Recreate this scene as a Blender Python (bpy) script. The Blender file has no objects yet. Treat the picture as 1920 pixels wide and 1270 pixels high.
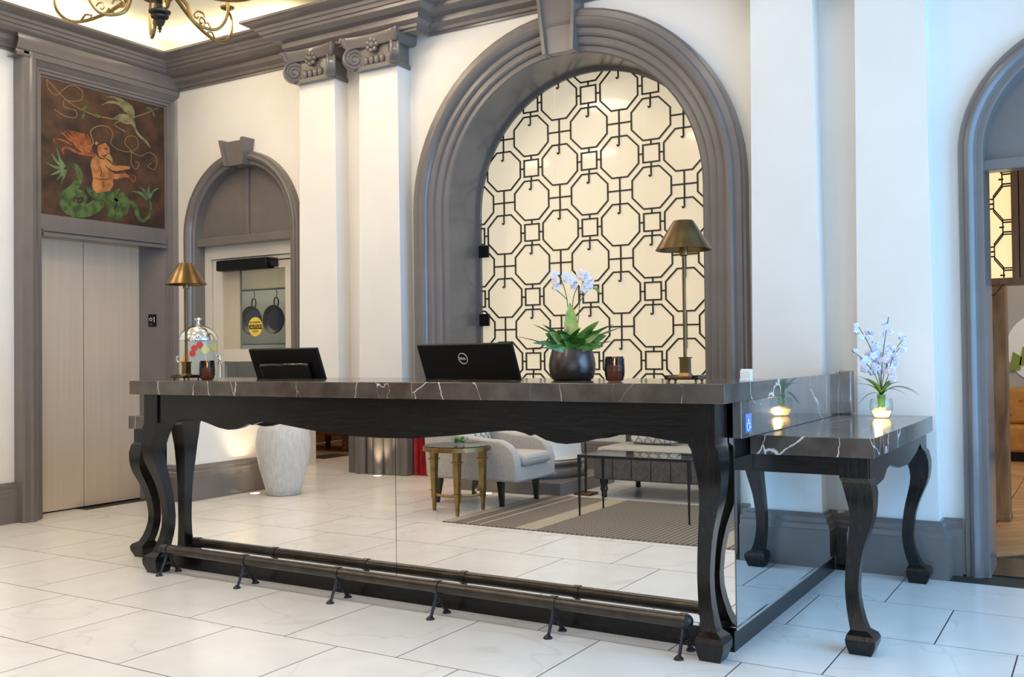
import bpy, math, random
from mathutils import Vector, Matrix
random.seed(7)
S = bpy.context.scene
COL = S.collection
PI = math.pi

# ------------------------------------------------------------------ camera
cam_d = bpy.data.cameras.new('camera')
cam_d.lens = 34.296; cam_d.sensor_width = 36.0; cam_d.clip_end = 60
cam = bpy.data.objects.new('camera', cam_d); COL.objects.link(cam)
_r = Vector((0.85460199, 0.51915593, -0.01151299)); _u = Vector((0.01880655, -0.00878657, 0.99978453)); _f = Vector((-0.51894291, 0.85463437, 0.01727256))
cam.matrix_world = Matrix(((_r.x, _u.x, -_f.x, 0), (_r.y, _u.y, -_f.y, 0), (_r.z, _u.z, -_f.z, 1.205), (0, 0, 0, 1)))
S.camera = cam

# ------------------------------------------------------------------ world, exposure, large lights
S.view_settings.view_transform = 'Standard'; S.view_settings.look = 'None'; S.view_settings.gamma = 1
S.view_settings.use_curve_mapping = False
S.view_settings.exposure = 0.0
W = bpy.data.worlds.new('world'); S.world = W; W.use_nodes = True
bg = W.node_tree.nodes['Background']; bg.inputs[0].default_value = (0.50, 0.72, 1.0, 1); bg.inputs[1].default_value = 0.9

def area(name, loc, rot, sx, sy, power, color, spread=PI):
    l = bpy.data.lights.new(name, 'AREA'); l.shape = 'RECTANGLE'; l.size = sx; l.size_y = sy; l.energy = power; l.color = color; l.spread = spread
    o = bpy.data.objects.new(name, l); o.location = loc; o.rotation_euler = rot; COL.objects.link(o); return o
WARM = (1.0, 0.83, 0.64)
for nm, loc, sx, sy in (('cove_light_left', (-6.83, 3.35, 3.80), .10, 4.4), ('cove_light_back', (-6.1, 5.61, 3.80), 1.4, .10), ('cove_light_arch', (-3.05, 5.61, 3.80), 2.1, .10)): area(nm, loc, (PI, 0, 0), sx, sy, 4.2 * max(sx, sy), (1.0, .84, .50))
# daylight through the glazed street front on the right
area('daylight_window', (2.85, 3.5, 1.75), (0, math.radians(90), 0), 3.0, 3.7, 240, (0.25, 0.56, 1.0))
# neutral fill added at the open rear behind the camera; no entrance built
area('rear_fill', (1.0, -1.45, 1.7), (math.radians(90), 0, 0), 3.6, 2.8, 32, (0.86, 0.90, 1.0))

# ------------------------------------------------------------------ materials
def mat(name, col, rough=0.5, metal=0.0, emit=None, estr=0.0, spec=0.5, coat=0.0):
    m = bpy.data.materials.new(name); m.use_nodes = True
    p = m.node_tree.nodes['Principled BSDF']
    p.inputs['Base Color'].default_value = (*col, 1); p.inputs['Roughness'].default_value = rough; p.inputs['Metallic'].default_value = metal
    p.inputs['Specular IOR Level'].default_value = spec; p.inputs['Coat Weight'].default_value = coat; p.inputs['Coat Roughness'].default_value = 0.05
    if emit: p.inputs['Emission Color'].default_value = (*emit, 1); p.inputs['Emission Strength'].default_value = estr
    return m
def nodes(m): return m.node_tree.nodes, m.node_tree.links, m.node_tree.nodes['Principled BSDF']
def noise_mat(name, c1, c2, scale=8, rough=0.5, metal=0.0, stretch=(1, 1, 1), detail=4, lo=0.35, hi=0.65, bump=0.0, spec=0.5, coat=0.0, dist=0.0, coords='pos', rnd=0.0):
    m = mat(name, c1, rough, metal, spec=spec, coat=coat); n, l, p = nodes(m)
    if coords == 'pos': g = n.new('ShaderNodeNewGeometry'); src = g.outputs['Position']
    else: g = n.new('ShaderNodeTexCoord'); src = g.outputs['Object']
    mp = n.new('ShaderNodeMapping'); mp.inputs['Scale'].default_value = stretch; l.new(src, mp.inputs[0])
    t = n.new('ShaderNodeTexNoise'); t.inputs['Scale'].default_value = scale; t.inputs['Detail'].default_value = detail; t.inputs['Distortion'].default_value = dist; l.new(mp.outputs[0], t.inputs[0])
    r = n.new('ShaderNodeValToRGB'); r.color_ramp.elements[0].position = lo; r.color_ramp.elements[1].position = hi
    r.color_ramp.elements[0].color = (*c1, 1); r.color_ramp.elements[1].color = (*c2, 1); l.new(t.outputs[0], r.inputs[0]); out = r.outputs[0]
    if rnd:
        oi = n.new('ShaderNodeObjectInfo'); mr = n.new('ShaderNodeMapRange'); mr.inputs[3].default_value = 1 - rnd; mr.inputs[4].default_value = 1 + rnd; l.new(oi.outputs['Random'], mr.inputs[0])
        mx = n.new('ShaderNodeVectorMath'); mx.operation = 'SCALE'; l.new(out, mx.inputs[0]); l.new(mr.outputs[0], mx.inputs['Scale']); out = mx.outputs[0]
    l.new(out, p.inputs['Base Color'])
    if bump:
        b = n.new('ShaderNodeBump'); b.inputs['Strength'].default_value = bump; b.inputs['Distance'].default_value = 0.01; l.new(t.outputs[0], b.inputs['Height']); l.new(b.outputs[0], p.inputs['Normal'])
    return m
def marble_mat(name, base, base2, vein, scale=2.0, width=0.02, rough=0.2, metal=0.0, rnd=0.0, spec=0.5, strength=1.0):
    m = mat(name, base, rough, metal, spec=spec); n, l, p = nodes(m)
    g = n.new('ShaderNodeNewGeometry'); oi = n.new('ShaderNodeObjectInfo')
    off = n.new('ShaderNodeVectorMath'); off.operation = 'MULTIPLY_ADD'; off.inputs[1].default_value = (1, 1, 1)
    sc = n.new('ShaderNodeVectorMath'); sc.operation = 'SCALE'; sc.inputs[0].default_value = (13.1, 7.7, 3.3); l.new(oi.outputs['Random'], sc.inputs['Scale'])
    l.new(g.outputs['Position'], off.inputs[0]); l.new(sc.outputs[0], off.inputs[2])
    t1 = n.new('ShaderNodeTexNoise'); t1.inputs['Scale'].default_value = scale * 4; t1.inputs['Detail'].default_value = 5; l.new(off.outputs[0], t1.inputs[0])
    r1 = n.new('ShaderNodeValToRGB'); r1.color_ramp.elements[0].position = .3; r1.color_ramp.elements[1].position = .7
    r1.color_ramp.elements[0].color = (*base, 1); r1.color_ramp.elements[1].color = (*base2, 1); l.new(t1.outputs[0], r1.inputs[0])
    t2 = n.new('ShaderNodeTexNoise'); t2.inputs['Scale'].default_value = scale; t2.inputs['Detail'].default_value = 3; t2.inputs['Distortion'].default_value = .5; l.new(off.outputs[0], t2.inputs[0])
    s = n.new('ShaderNodeMath'); s.operation = 'SUBTRACT'; s.inputs[1].default_value = .5; l.new(t2.outputs[0], s.inputs[0])
    a = n.new('ShaderNodeMath'); a.operation = 'ABSOLUTE'; l.new(s.outputs[0], a.inputs[0])
    mr = n.new('ShaderNodeMapRange'); mr.inputs[1].default_value = 0; mr.inputs[2].default_value = width; mr.inputs[3].default_value = strength; mr.inputs[4].default_value = 0; l.new(a.outputs[0], mr.inputs[0])
    mx = n.new('ShaderNodeMix'); mx.data_type = 'RGBA'; l.new(mr.outputs[0], mx.inputs[0]); l.new(r1.outputs[0], mx.inputs[6]); mx.inputs[7].default_value = (*vein, 1)
    out = mx.outputs[2]
    l.new(out, p.inputs['Base Color']); return m
def glass_mat(name, col=(1, 1, 1), tr=0.85, rough=0.0):
    m = bpy.data.materials.new(name); m.use_nodes = True; n = m.node_tree.nodes; l = m.node_tree.links; n.remove(n['Principled BSDF'])
    t = n.new('ShaderNodeBsdfTransparent'); t.inputs[0].default_value = (*col, 1); g = n.new('ShaderNodeBsdfGlossy'); g.inputs['Roughness'].default_value = rough
    fr = n.new('ShaderNodeLayerWeight'); fr.inputs[0].default_value = .5; pw = n.new('ShaderNodeMath'); pw.operation = 'POWER'; pw.inputs[1].default_value = 4; l.new(fr.outputs['Facing'], pw.inputs[0]); mx = n.new('ShaderNodeMixShader'); ad = n.new('ShaderNodeMath'); ad.operation = 'MULTIPLY_ADD'; ad.inputs[1].default_value = .7; ad.inputs[2].default_value = 1 - tr - .07 if tr < .93 else 0.03
    ad.use_clamp = True; l.new(pw.outputs[0], ad.inputs[0]); l.new(ad.outputs[0], mx.inputs[0]); l.new(t.outputs[0], mx.inputs[1]); l.new(g.outputs[0], mx.inputs[2]); l.new(mx.outputs[0], n['Material Output'].inputs[0]); return m
M = {}
M['wall'] = noise_mat('wall_paint', (.80, .775, .73), (.83, .80, .76), 3, .55)
M['ceil'] = mat('ceiling_paint', (.86, .82, .70), .7)
M['trim'] = noise_mat('taupe_gloss_paint', (.160, .142, .134), (.178, .158, .150), 5, .22)
M['tile'] = marble_mat('marble_tile', (.76, .735, .70), (.82, .80, .77), (.50, .44, .38), 1.1, .008, .22, strength=.24)
M['grout'] = mat('dark_grout', (.03, .027, .024), .8)
def crack_marble(name, b1, b2, vein, rough, metal, scale=2.6):
    m = noise_mat(name, b1, b2, 9, rough, metal, detail=6); n, l, p = nodes(m); base = p.inputs['Base Color'].links[0].from_socket
    g = n.new('ShaderNodeNewGeometry'); t = n.new('ShaderNodeTexNoise'); t.inputs['Scale'].default_value = 5; t.inputs['Detail'].default_value = 4; l.new(g.outputs['Position'], t.inputs[0])
    w = n.new('ShaderNodeVectorMath'); w.operation = 'SCALE'; w.inputs['Scale'].default_value = .12; l.new(t.outputs['Color'], w.inputs[0]); ad = n.new('ShaderNodeVectorMath'); l.new(g.outputs['Position'], ad.inputs[0]); l.new(w.outputs[0], ad.inputs[1])
    mp = n.new('ShaderNodeMapping'); mp.inputs['Rotation'].default_value = (.5, .7, .3); mp.inputs['Scale'].default_value = (1.5, 1, .55); l.new(ad.outputs[0], mp.inputs[0])
    v = n.new('ShaderNodeTexVoronoi'); v.feature = 'DISTANCE_TO_EDGE'; v.inputs['Scale'].default_value = scale; l.new(mp.outputs[0], v.inputs[0])
    k = n.new('ShaderNodeTexNoise'); k.inputs['Scale'].default_value = 3.5; k.inputs['Detail'].default_value = 3; l.new(g.outputs['Position'], k.inputs[0])
    wd = n.new('ShaderNodeMapRange'); wd.inputs[1].default_value = .42; wd.inputs[2].default_value = .72; wd.inputs[3].default_value = .0005; wd.inputs[4].default_value = .016; l.new(k.outputs[0], wd.inputs[0])
    dv = n.new('ShaderNodeMath'); dv.operation = 'DIVIDE'; l.new(v.outputs['Distance'], dv.inputs[0]); l.new(wd.outputs[0], dv.inputs[1])
    mr = n.new('ShaderNodeMapRange'); mr.inputs[1].default_value = .5; mr.inputs[2].default_value = 1.0; mr.inputs[3].default_value = .9; mr.inputs[4].default_value = 0; l.new(dv.outputs[0], mr.inputs[0])
    mx = n.new('ShaderNodeMix'); mx.data_type = 'RGBA'; l.new(mr.outputs[0], mx.inputs[0]); l.new(base, mx.inputs[6]); mx.inputs[7].default_value = (*vein, 1); l.new(mx.outputs[2], p.inputs['Base Color']); return m
M['dmarble'] = crack_marble('dark_marble', (.058, .045, .036), (.10, .082, .067), (.68, .64, .60), .12, 0.0)
M['dslab'] = crack_marble('polished_dark_marble', (.20, .185, .175), (.26, .245, .235), (.75, .73, .70), .05, .65)
M['bwood'] = noise_mat('black_oak', (.0035, .003, .003), (.012, .011, .010), 6, .26, stretch=(14, 14, 1.4), detail=5, dist=.8, bump=.12, spec=.35)
M['bwood_h'] = noise_mat('black_oak_horizontal', (.0035, .003, .003), (.012, .011, .010), 6, .26, stretch=(1.4, 8, 14), detail=5, dist=.8, bump=.12, spec=.35)
M['mirror'] = mat('mirror_glass', (.90, .89, .87), .0, 1.0)
M['chrome'] = mat('polished_steel', (.75, .73, .70), .12, 1.0)
M['steel'] = noise_mat('brushed_elevator_steel', (.74, .625, .51), (.78, .66, .54), 30, .38, .38, stretch=(1, 1, .03))
M['iron'] = noise_mat('dark_bronze_tube', (.050, .042, .036), (.075, .063, .053), 12, .30, .7)
M['blackiron'] = mat('black_iron', (.03, .03, .032), .35, .6)
M['brass'] = noise_mat('antique_brass', (.115, .072, .030), (.17, .11, .048), 14, .32, 1.0)
M['gold'] = noise_mat('gilt_metal', (.25, .17, .065), (.36, .25, .105), 16, .34, 1.0)
M['lattice'] = mat('bronze_lattice', (.035, .028, .020), .45, .3)
M['backlit'] = mat('backlit_cream_glass', (.55, .48, .36), .18, emit=(1.0, .85, .60), estr=.46, spec=.5, coat=.4)
M['paint_bg'] = noise_mat('old_brown_canvas', (.022, .009, .004), (.085, .035, .013), 7, .6, detail=8)
M['black'] = mat('black_plastic', (.004, .004, .0045), .45, spec=.25)
M['blackg'] = mat('black_gloss', (.004, .004, .005), .12)
M['white'] = mat('white_print', (.85, .85, .85), .5)
M['doorw'] = mat('cream_door_paint', (.68, .63, .55), .4)
M['glass'] = glass_mat('clear_glass', (.96, .98, .97), .9)
M['dglass'] = glass_mat('smoked_glass', (.34, .24, .19), .90)
M['yellow'] = mat('yellow_sticker', (.85, .62, .10), .5)
M['leaf'] = noise_mat('green_leaf', (.03, .12, .018), (.10, .27, .045), 25, .35)
M['leafv'] = noise_mat('variegated_leaf', (.07, .24, .03), (.50, .55, .14), 14, .35, coords='obj')
M['stem'] = mat('plant_stem', (.10, .13, .04), .5)
M['petal'] = noise_mat('white_petal', (.80, .79, .80), (.70, .68, .76), 40, .5)
M['petalb'] = noise_mat('pale_lilac_petal', (.62, .64, .82), (.80, .80, .90), 60, .5)
M['pot'] = noise_mat('bronze_glazed_pot', (.06, .048, .045), (.10, .08, .075), 20, .27, .85)
M['candle'] = mat('candle_wax', (.8, .55, .3), .5, emit=(1.0, .48, .16), estr=.7)
M['flame'] = mat('flame', (1, .7, .3), .5, emit=(1.0, .62, .22), estr=18)
M['vasew'] = noise_mat('white_rippled_ceramic', (.55, .54, .53), (.66, .65, .64), 10, .6, stretch=(6, 6, 1), bump=.5)
M['linen'] = noise_mat('grey_linen', (.38, .355, .33), (.50, .47, .44), 140, .85)
M['sofa'] = noise_mat('charcoal_velvet', (.075, .068, .063), (.11, .10, .093), 40, .75)
M['sofal'] = noise_mat('taupe_cushion', (.33, .31, .27), (.40, .375, .33), 60, .8)
M['darkleg'] = mat('ebonised_leg', (.012, .010, .009), .22)
M['pillow'] = mat('pillow_cream', (.62, .58, .50), .8)
M['pillowp'] = mat('pillow_grey_print', (.24, .225, .205), .8)
M['rug'] = None
M['red'] = noise_mat('red_velvet', (.28, .006, .012), (.42, .012, .02), 8, .7)
M['woodf'] = noise_mat('oak_floor', (.40, .21, .085), (.55, .31, .14), 9, .35, stretch=(1, 6, 1), rnd=.2)
M['woodd'] = noise_mat('grey_oak_floor', (.22, .16, .105), (.38, .29, .20), 6, .4, stretch=(3, 14, 1))
M['woodpost'] = noise_mat('weathered_post', (.22, .12, .055), (.46, .29, .15), 5, .7, stretch=(3, 3, .6), detail=8)
M['cabinet'] = noise_mat('walnut_cabinet', (.19, .085, .032), (.27, .13, .05), 6, .4, stretch=(4, 4, .5))
M['leather'] = noise_mat('tan_leather', (.42, .17, .03), (.55, .25, .05), 10, .35)
M['blue'] = mat('blue_sticker', (.01, .16, .62), .4)
M['skin'] = noise_mat('painted_flesh', (.26, .085, .022), (.50, .21, .065), 14, .6, detail=6)
M['pgreen'] = noise_mat('painted_green', (.022, .05, .012), (.10, .15, .035), 18, .6, detail=6)
M['pleaf'] = noise_mat('painted_pale_green', (.05, .10, .035), (.15, .22, .09), 18, .6)
M['prust'] = noise_mat('painted_rust', (.15, .035, .008), (.34, .095, .02), 18, .6)
M['pgold'] = mat('painted_ochre', (.30, .20, .07), .6)
M['pbird'] = noise_mat('painted_bird', (.12, .105, .045), (.26, .23, .11), 18, .6)
M['water'] = mat('infused_water', (.74, .71, .60), .15); nodes(M['water'])[2].inputs['Alpha'].default_value = .6
M['lemon'] = mat('lemon_slice', (.80, .66, .12), .4); M['straw'] = mat('strawberry', (.62, .04, .02), .4); M['orange'] = mat('orange_slice', (.8, .28, .03), .4)
M['glow'] = mat('glowing_water', (1, .7, .3), .4, emit=(1.0, .62, .22), estr=3.5)
M['pebble'] = mat('amber_pebble', (.55, .36, .12), .3, emit=(1.0, .55, .15), estr=.6)
M['kitchen'] = noise_mat('kitchen_wall', (.50, .43, .33), (.56, .48, .37), 3, .5)
M['ksteel'] = mat('kitchen_steel', (.46, .46, .40), .4, .2)
M['bulb'] = mat('lamp_bulb', (1, .8, .5), .4, emit=(1.0, .74, .42), estr=14)
M['verdi'] = noise_mat('verdigris_bronze', (.045, .045, .038), (.10, .095, .075), 14, .35, .8)
M['darkmet'] = mat('mirror_edge', (.25, .24, .23), .25, .9)
M['sheer'] = mat('white_acrylic', (.82, .86, .9), .2)
M['muralbg'] = mat('mural_grey', (.42, .40, .37), .7); M['mpurple'] = mat('mural_purple', (.25, .08, .26), .6); M['mgreen'] = mat('mural_green', (.22, .28, .04), .6)
M['downlight'] = mat('downlight_lens', (1, .9, .75), .4, emit=(1.0, .84, .62), estr=5)
def rug_mat():
    m = mat('woven_rug', (.2, .17, .14), .9); n, l, p = nodes(m)
    g = n.new('ShaderNodeNewGeometry'); c = n.new('ShaderNodeTexChecker'); c.inputs['Scale'].default_value = 38
    mp = n.new('ShaderNodeMapping'); mp.inputs['Rotation'].default_value = (0, 0, PI / 4); l.new(g.outputs['Position'], mp.inputs[0]); l.new(mp.outputs[0], c.inputs[0])
    c.inputs[1].default_value = (.24, .205, .165, 1); c.inputs[2].default_value = (.075, .06, .05, 1); l.new(c.outputs[0], p.inputs['Base Color']); return m
M['rug'] = rug_mat(); M['rugband'] = noise_mat('rug_pale_band', (.30, .26, .19), (.40, .35, .26), 90, .9); M['rugline'] = mat('rug_line', (.40, .35, .28), .9)

# ------------------------------------------------------------------ mesh helpers
ORG = {}
class MB:
    def __init__(s): s.v = []; s.f = []
    def add(s, vs, fs):
        o = len(s.v); s.v += [tuple(v) for v in vs]; s.f += [tuple(i + o for i in f) for f in fs]; return s
    def box(s, x0, x1, y0, y1, z0, z1):
        return s.add([(x0, y0, z0), (x1, y0, z0), (x1, y1, z0), (x0, y1, z0), (x0, y0, z1), (x1, y0, z1), (x1, y1, z1), (x0, y1, z1)], [(0, 3, 2, 1), (4, 5, 6, 7), (0, 1, 5, 4), (1, 2, 6, 5), (2, 3, 7, 6), (3, 0, 4, 7)])
    def frustum(s, a, z0, b, z1):   # a,b = (x0,x1,y0,y1)
        return s.add([(a[0], a[2], z0), (a[1], a[2], z0), (a[1], a[3], z0), (a[0], a[3], z0), (b[0], b[2], z1), (b[1], b[2], z1), (b[1], b[3], z1), (b[0], b[3], z1)], [(0, 3, 2, 1), (4, 5, 6, 7), (0, 1, 5, 4), (1, 2, 6, 5), (2, 3, 7, 6), (3, 0, 4, 7)])
    def lathe(s, prof, c=(0, 0, 0), n=32, cap=True):
        vs = []; fs = []
        for r, z in prof:
            for i in range(n): a = 2 * PI * i / n; vs.append((c[0] + r * math.cos(a), c[1] + r * math.sin(a), c[2] + z))
        for j in range(len(prof) - 1):
            for i in range(n): k = (i + 1) % n; fs.append((j * n + i, j * n + k, (j + 1) * n + k, (j + 1) * n + i))
        if cap:
            fs.append(tuple(reversed(range(n)))); fs.append(tuple(range((len(prof) - 1) * n, len(prof) * n)))
        return s.add(vs, fs)
    def tube(s, pts, r, n=8, cap=True):
        pts = [Vector(p) for p in pts]; rs = r if isinstance(r, (list, tuple)) else [r] * len(pts)
        vs = []; fs = []; up = None
        for i, p in enumerate(pts):
            d = (pts[min(i + 1, len(pts) - 1)] - pts[max(i - 1, 0)]).normalized()
            if up is None: up = Vector((0, 0, 1)) if abs(d.z) < .9 else Vector((1, 0, 0))
            sd = d.cross(up).normalized(); up = sd.cross(d).normalized()
            for k in range(n): a = 2 * PI * k / n; vs.append(p + rs[i] * (math.cos(a) * sd + math.sin(a) * up))
        for j in range(len(pts) - 1):
            for i in range(n): k = (i + 1) % n; fs.append((j * n + i, j * n + k, (j + 1) * n + k, (j + 1) * n + i))
        if cap: fs.append(tuple(reversed(range(n)))); fs.append(tuple(range((len(pts) - 1) * n, len(pts) * n)))
        return s.add(vs, fs)
    def prism(s, poly, ax, a0, a1):   # poly 2-D; ax = axis of extrusion; the other two axes in order
        def P(p, a): return (a, p[0], p[1]) if ax == 'x' else (p[0], a, p[1]) if ax == 'y' else (p[0], p[1], a)
        n = len(poly); vs = [P(p, a0) for p in poly] + [P(p, a1) for p in poly]
        return s.add(vs, [tuple(range(n)), tuple(reversed(range(n, 2 * n)))] + [((i + 1) % n, i, n + i, n + (i + 1) % n) for i in range(n)])
    def grid(s, rows, closed=False):
        m = len(rows[0]); vs = [p for r in rows for p in r]; fs = []
        for j in range(len(rows) - 1):
            for i in range(m if closed else m - 1): k = (i + 1) % m; fs.append((j * m + i, j * m + k, (j + 1) * m + k, (j + 1) * m + i))
        return s.add(vs, fs)
    def sphere(s, c, r, n=12, sz=1.0):
        return s.lathe([(max(1e-4, r * math.sin(PI * j / 8)), -r * sz * math.cos(PI * j / 8)) for j in range(9)], c, n)
    def build(s, name, m, parent=None, local=False, smooth=True, bevel=0.0, ang=35):
        me = bpy.data.meshes.new(name); o0 = Vector((0, 0, 0)) if local or parent is None else ORG.get(parent.name, Vector((0, 0, 0)))
        me.from_pydata([tuple(Vector(v) - o0) for v in s.v], [], s.f); me.materials.append(M[m] if isinstance(m, str) else m)
        if smooth:
            me.polygons.foreach_set('use_smooth', [True] * len(me.polygons)); me.set_sharp_from_angle(angle=math.radians(ang))
        me.update(); o = bpy.data.objects.new(name, me); COL.objects.link(o); ORG[o.name] = o0
        if parent: o.parent = parent
        if bevel:
            b = o.modifiers.new('bevel', 'BEVEL'); b.width = bevel; b.segments = 2; b.limit_method = 'ANGLE'
        return o
def link(name, me, parent, loc, rot=(0, 0, 0)):
    o = bpy.data.objects.new(name, me); COL.objects.link(o); o.location = Vector(loc) - (ORG.get(parent.name, Vector()) if parent else Vector()); o.rotation_euler = rot; o.parent = parent; return o
def thing(name, label, cat, loc=(0, 0, 0), rz=0, group=None):
    o = bpy.data.objects.new(name, None); COL.objects.link(o); o.location = loc; o.rotation_euler = (0, 0, rz); o.empty_display_size = .1
    o['label'] = label; o['category'] = cat; ORG[o.name] = Vector(loc)
    if group: o['group'] = group
    return o
def tag(o, label, cat=None, group=None, kind=None):
    o['label'] = label
    if cat: o['category'] = cat
    if group: o['group'] = group
    if kind: o['kind'] = kind
    return o
def struct(o, label=None):
    o['kind'] = 'structure'
    if label: o['label'] = label
    return o
def text_mesh(s, size, extrude=.0006):
    c = bpy.data.curves.new('lettering', 'FONT'); c.body = s; c.size = size; c.extrude = extrude; c.align_x = 'CENTER'; c.align_y = 'CENTER'
    t = bpy.data.objects.new('lettering_tmp', c); me = bpy.data.meshes.new_from_object(t); bpy.data.objects.remove(t); return me
def text_obj(name, s, size, m, parent, loc, rot):
    me = text_mesh(s, size); me.materials.clear(); me.materials.append(M[m]); return link(name, me, parent, loc, rot)
def point(name, loc, power, color, r=.05, parent=None):
    l = bpy.data.lights.new(name, 'POINT'); l.energy = power; l.color = color; l.shadow_soft_size = r; o = bpy.data.objects.new(name, l); COL.objects.link(o)
    o.location = Vector(loc) - (ORG[parent.name] if parent else Vector()); o.parent = parent; return o
def arc(cx, cz, r, a0, a1, n): return [(cx + r * math.cos(a0 + (a1 - a0) * i / n), cz + r * math.sin(a0 + (a1 - a0) * i / n)) for i in range(n + 1)]

# ------------------------------------------------------------------ THE SETTING
ZC = 3.96; YW = 5.75; ZS = 2.255; XL = -6.99
ARCH = [(-6.095, .557, .668), (-3.042, .95, 1.23), (.011, .545, .668)]
# floor + tiles
fl = MB().box(-8.3, 3.0, -1.7, 6.0, -.06, -.0004).build('floor', 'grout'); struct(fl, 'white marble tile floor laid in running bond with dark joints')
tm = MB().box(-.3023, .3023, -.3023, .3023, -.0055, 0).build('tile_source', 'tile', smooth=False); tme = tm.data; bpy.data.objects.remove(tm)
for j in range(-8, 5):
    y = 3.11 + .61 * j + .305
    off = -.62 if j % 2 == 0 else -.925
    for i in range(-13, 7):
        x = off + .61 * i + .305
        if x < -8.0 or x > 2.8 or y < -1.5 or (x < -7.3 and y > 1.2): continue
        if y + .3 > 5.95: continue
        link('tile', tme, fl, (x, y, 0))
# ceiling
struct(MB().box(-8.3, 3.1, -1.7, 5.9, ZC, ZC + .1).build('ceiling', 'ceil'), 'cream painted ceiling')
# back wall with three arched openings
wb = MB(); edges = []
xs = [-8.3]
for c, ri, ro in ARCH: xs += [c - ri - .01, c + ri + .01]
xs.append(3.0)
for k in range(0, len(xs), 2): wb.box(xs[k], xs[k + 1], YW, YW + .33, 0, ZC)
for c, ri, ro in ARCH:
    r = ri + .01
    wb.prism([(c + r, ZC), (c - r, ZC)] + [(c + r * math.cos(a), ZS + r * math.sin(a)) for a in [PI - PI * i / 28 for i in range(29)]], 'y', YW, YW + .33)
struct(wb.build('wall_back', 'wall', smooth=False), 'warm white plaster wall with three arched openings')
# left wall (elevator wall)
wl = MB()
wl.box(XL - .3, XL, 1.97, 4.50, 0, ZC).box(XL - .3, XL, 5.68, 5.9, 0, ZC).box(XL - .3, XL, 4.50, 5.68, 2.17, ZC)
wl.box(-6.95, -6.66, .86, 1.97, 0, ZC).box(XL - .3, -6.9, .86, 1.97, 0, ZC)
struct(wl.build('wall_left', 'wall', smooth=False), 'warm white plaster wall beside the elevator')
# rear walls and side glazing
wr = MB().box(-5.55, -.9, -1.7, -1.55, 0, ZC).box(-6.89, -5.5, -.75, -.5, 0, ZC).box(-8.3, -7.7, -.75, -.5, 0, ZC).box(-7.7, -6.89, -.75, -.5, 2.3, ZC).box(-5.65, -5.5, -1.6, -.5, 0, ZC)
struct(wr.build('wall_rear', 'wall', smooth=False), 'cream wall behind the lounge seating')
struct(MB().box(-8.3, -8.1, -.6, 2.0, 0, ZC).build('wall_alcove', 'wall', smooth=False), 'cream alcove wall')
struct(MB().box(2.95, 3.1, -1.7, 1.2, 0, ZC).box(2.95, 3.1, 5.45, 5.8, 0, ZC).box(2.95, 3.1, 1.2, 5.45, 3.3, ZC).build('wall_right', 'wall', smooth=False), 'white wall around the street window')
w1 = struct(MB().box(2.96, 3.04, 1.2, 1.26, 0, 3.3).box(2.96, 3.04, 5.39, 5.45, 0, 3.3).box(2.96, 3.04, 1.2, 5.45, 3.24, 3.3).box(2.96, 3.04, 1.2, 5.45, 0, .12).build('window_1', 'trim', smooth=False), 'tall street window with dark frame')
for k in range(1, 4): MB().box(2.97, 3.03, 1.2 + k * 1.06 - .025, 1.2 + k * 1.06 + .025, .12, 3.24).build('mullion', 'trim', w1, smooth=False)
for k in range(4): MB().box(2.995, 3.0, 1.24 + k * 1.06, 1.2 + (k + 1) * 1.06, .12, 3.24).build('pane', 'glass', w1, smooth=False)

def arch_trim(name, c, ri, ro, prof, label, n=36, zb=0.0):
    b = MB(); rows = []
    path = [(-1, zb), (-1, ZS * .5)] + [None] * (n + 1) + [(1, ZS * .5), (1, zb)]
    for k, pt in enumerate(path):
        row = []
        for w, d in prof:
            r = ri + w
            if pt is None: a = PI - PI * (k - 2) / n; x, z = c + r * math.cos(a), ZS + r * math.sin(a)
            else: x, z = c + pt[0] * r, pt[1]
            row.append((x, YW - d, z))
        rows.append(row)
    o = b.grid(rows).build(name, 'trim', ang=28); return struct(o, label)
PB = [(0, -.38), (0, .025), (.012, .035), (.045, .035), (.05, .05), (.062, .058), (.10, .058), (.105, .072), (.118, .08), (.150, .08), (.156, .095), (.175, .112), (.198, .118), (.215, .112), (.225, .095), (.262, .095), (.268, .08), (.28, .075), (.28, 0)]
PSm = [(0, -.30), (0, .02), (.008, .03), (.03, .03), (.036, .045), (.05, .06), (.066, .066), (.08, .06), (.086, .05), (.106, .05), (.111, .035), (.111, 0)]
t2 = arch_trim('trim_1', ARCH[1][0], .95, 1.23, PB, 'large grey moulded arch around the lattice glass')
t1 = arch_trim('trim_2', ARCH[0][0], .557, .668, PSm, 'small grey moulded arch over the service door')
t3 = arch_trim('trim_3', ARCH[2][0], .545, .668, [(w * 1.1, d) for w, d in PSm], 'grey moulded arch leading to the restaurant')
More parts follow.
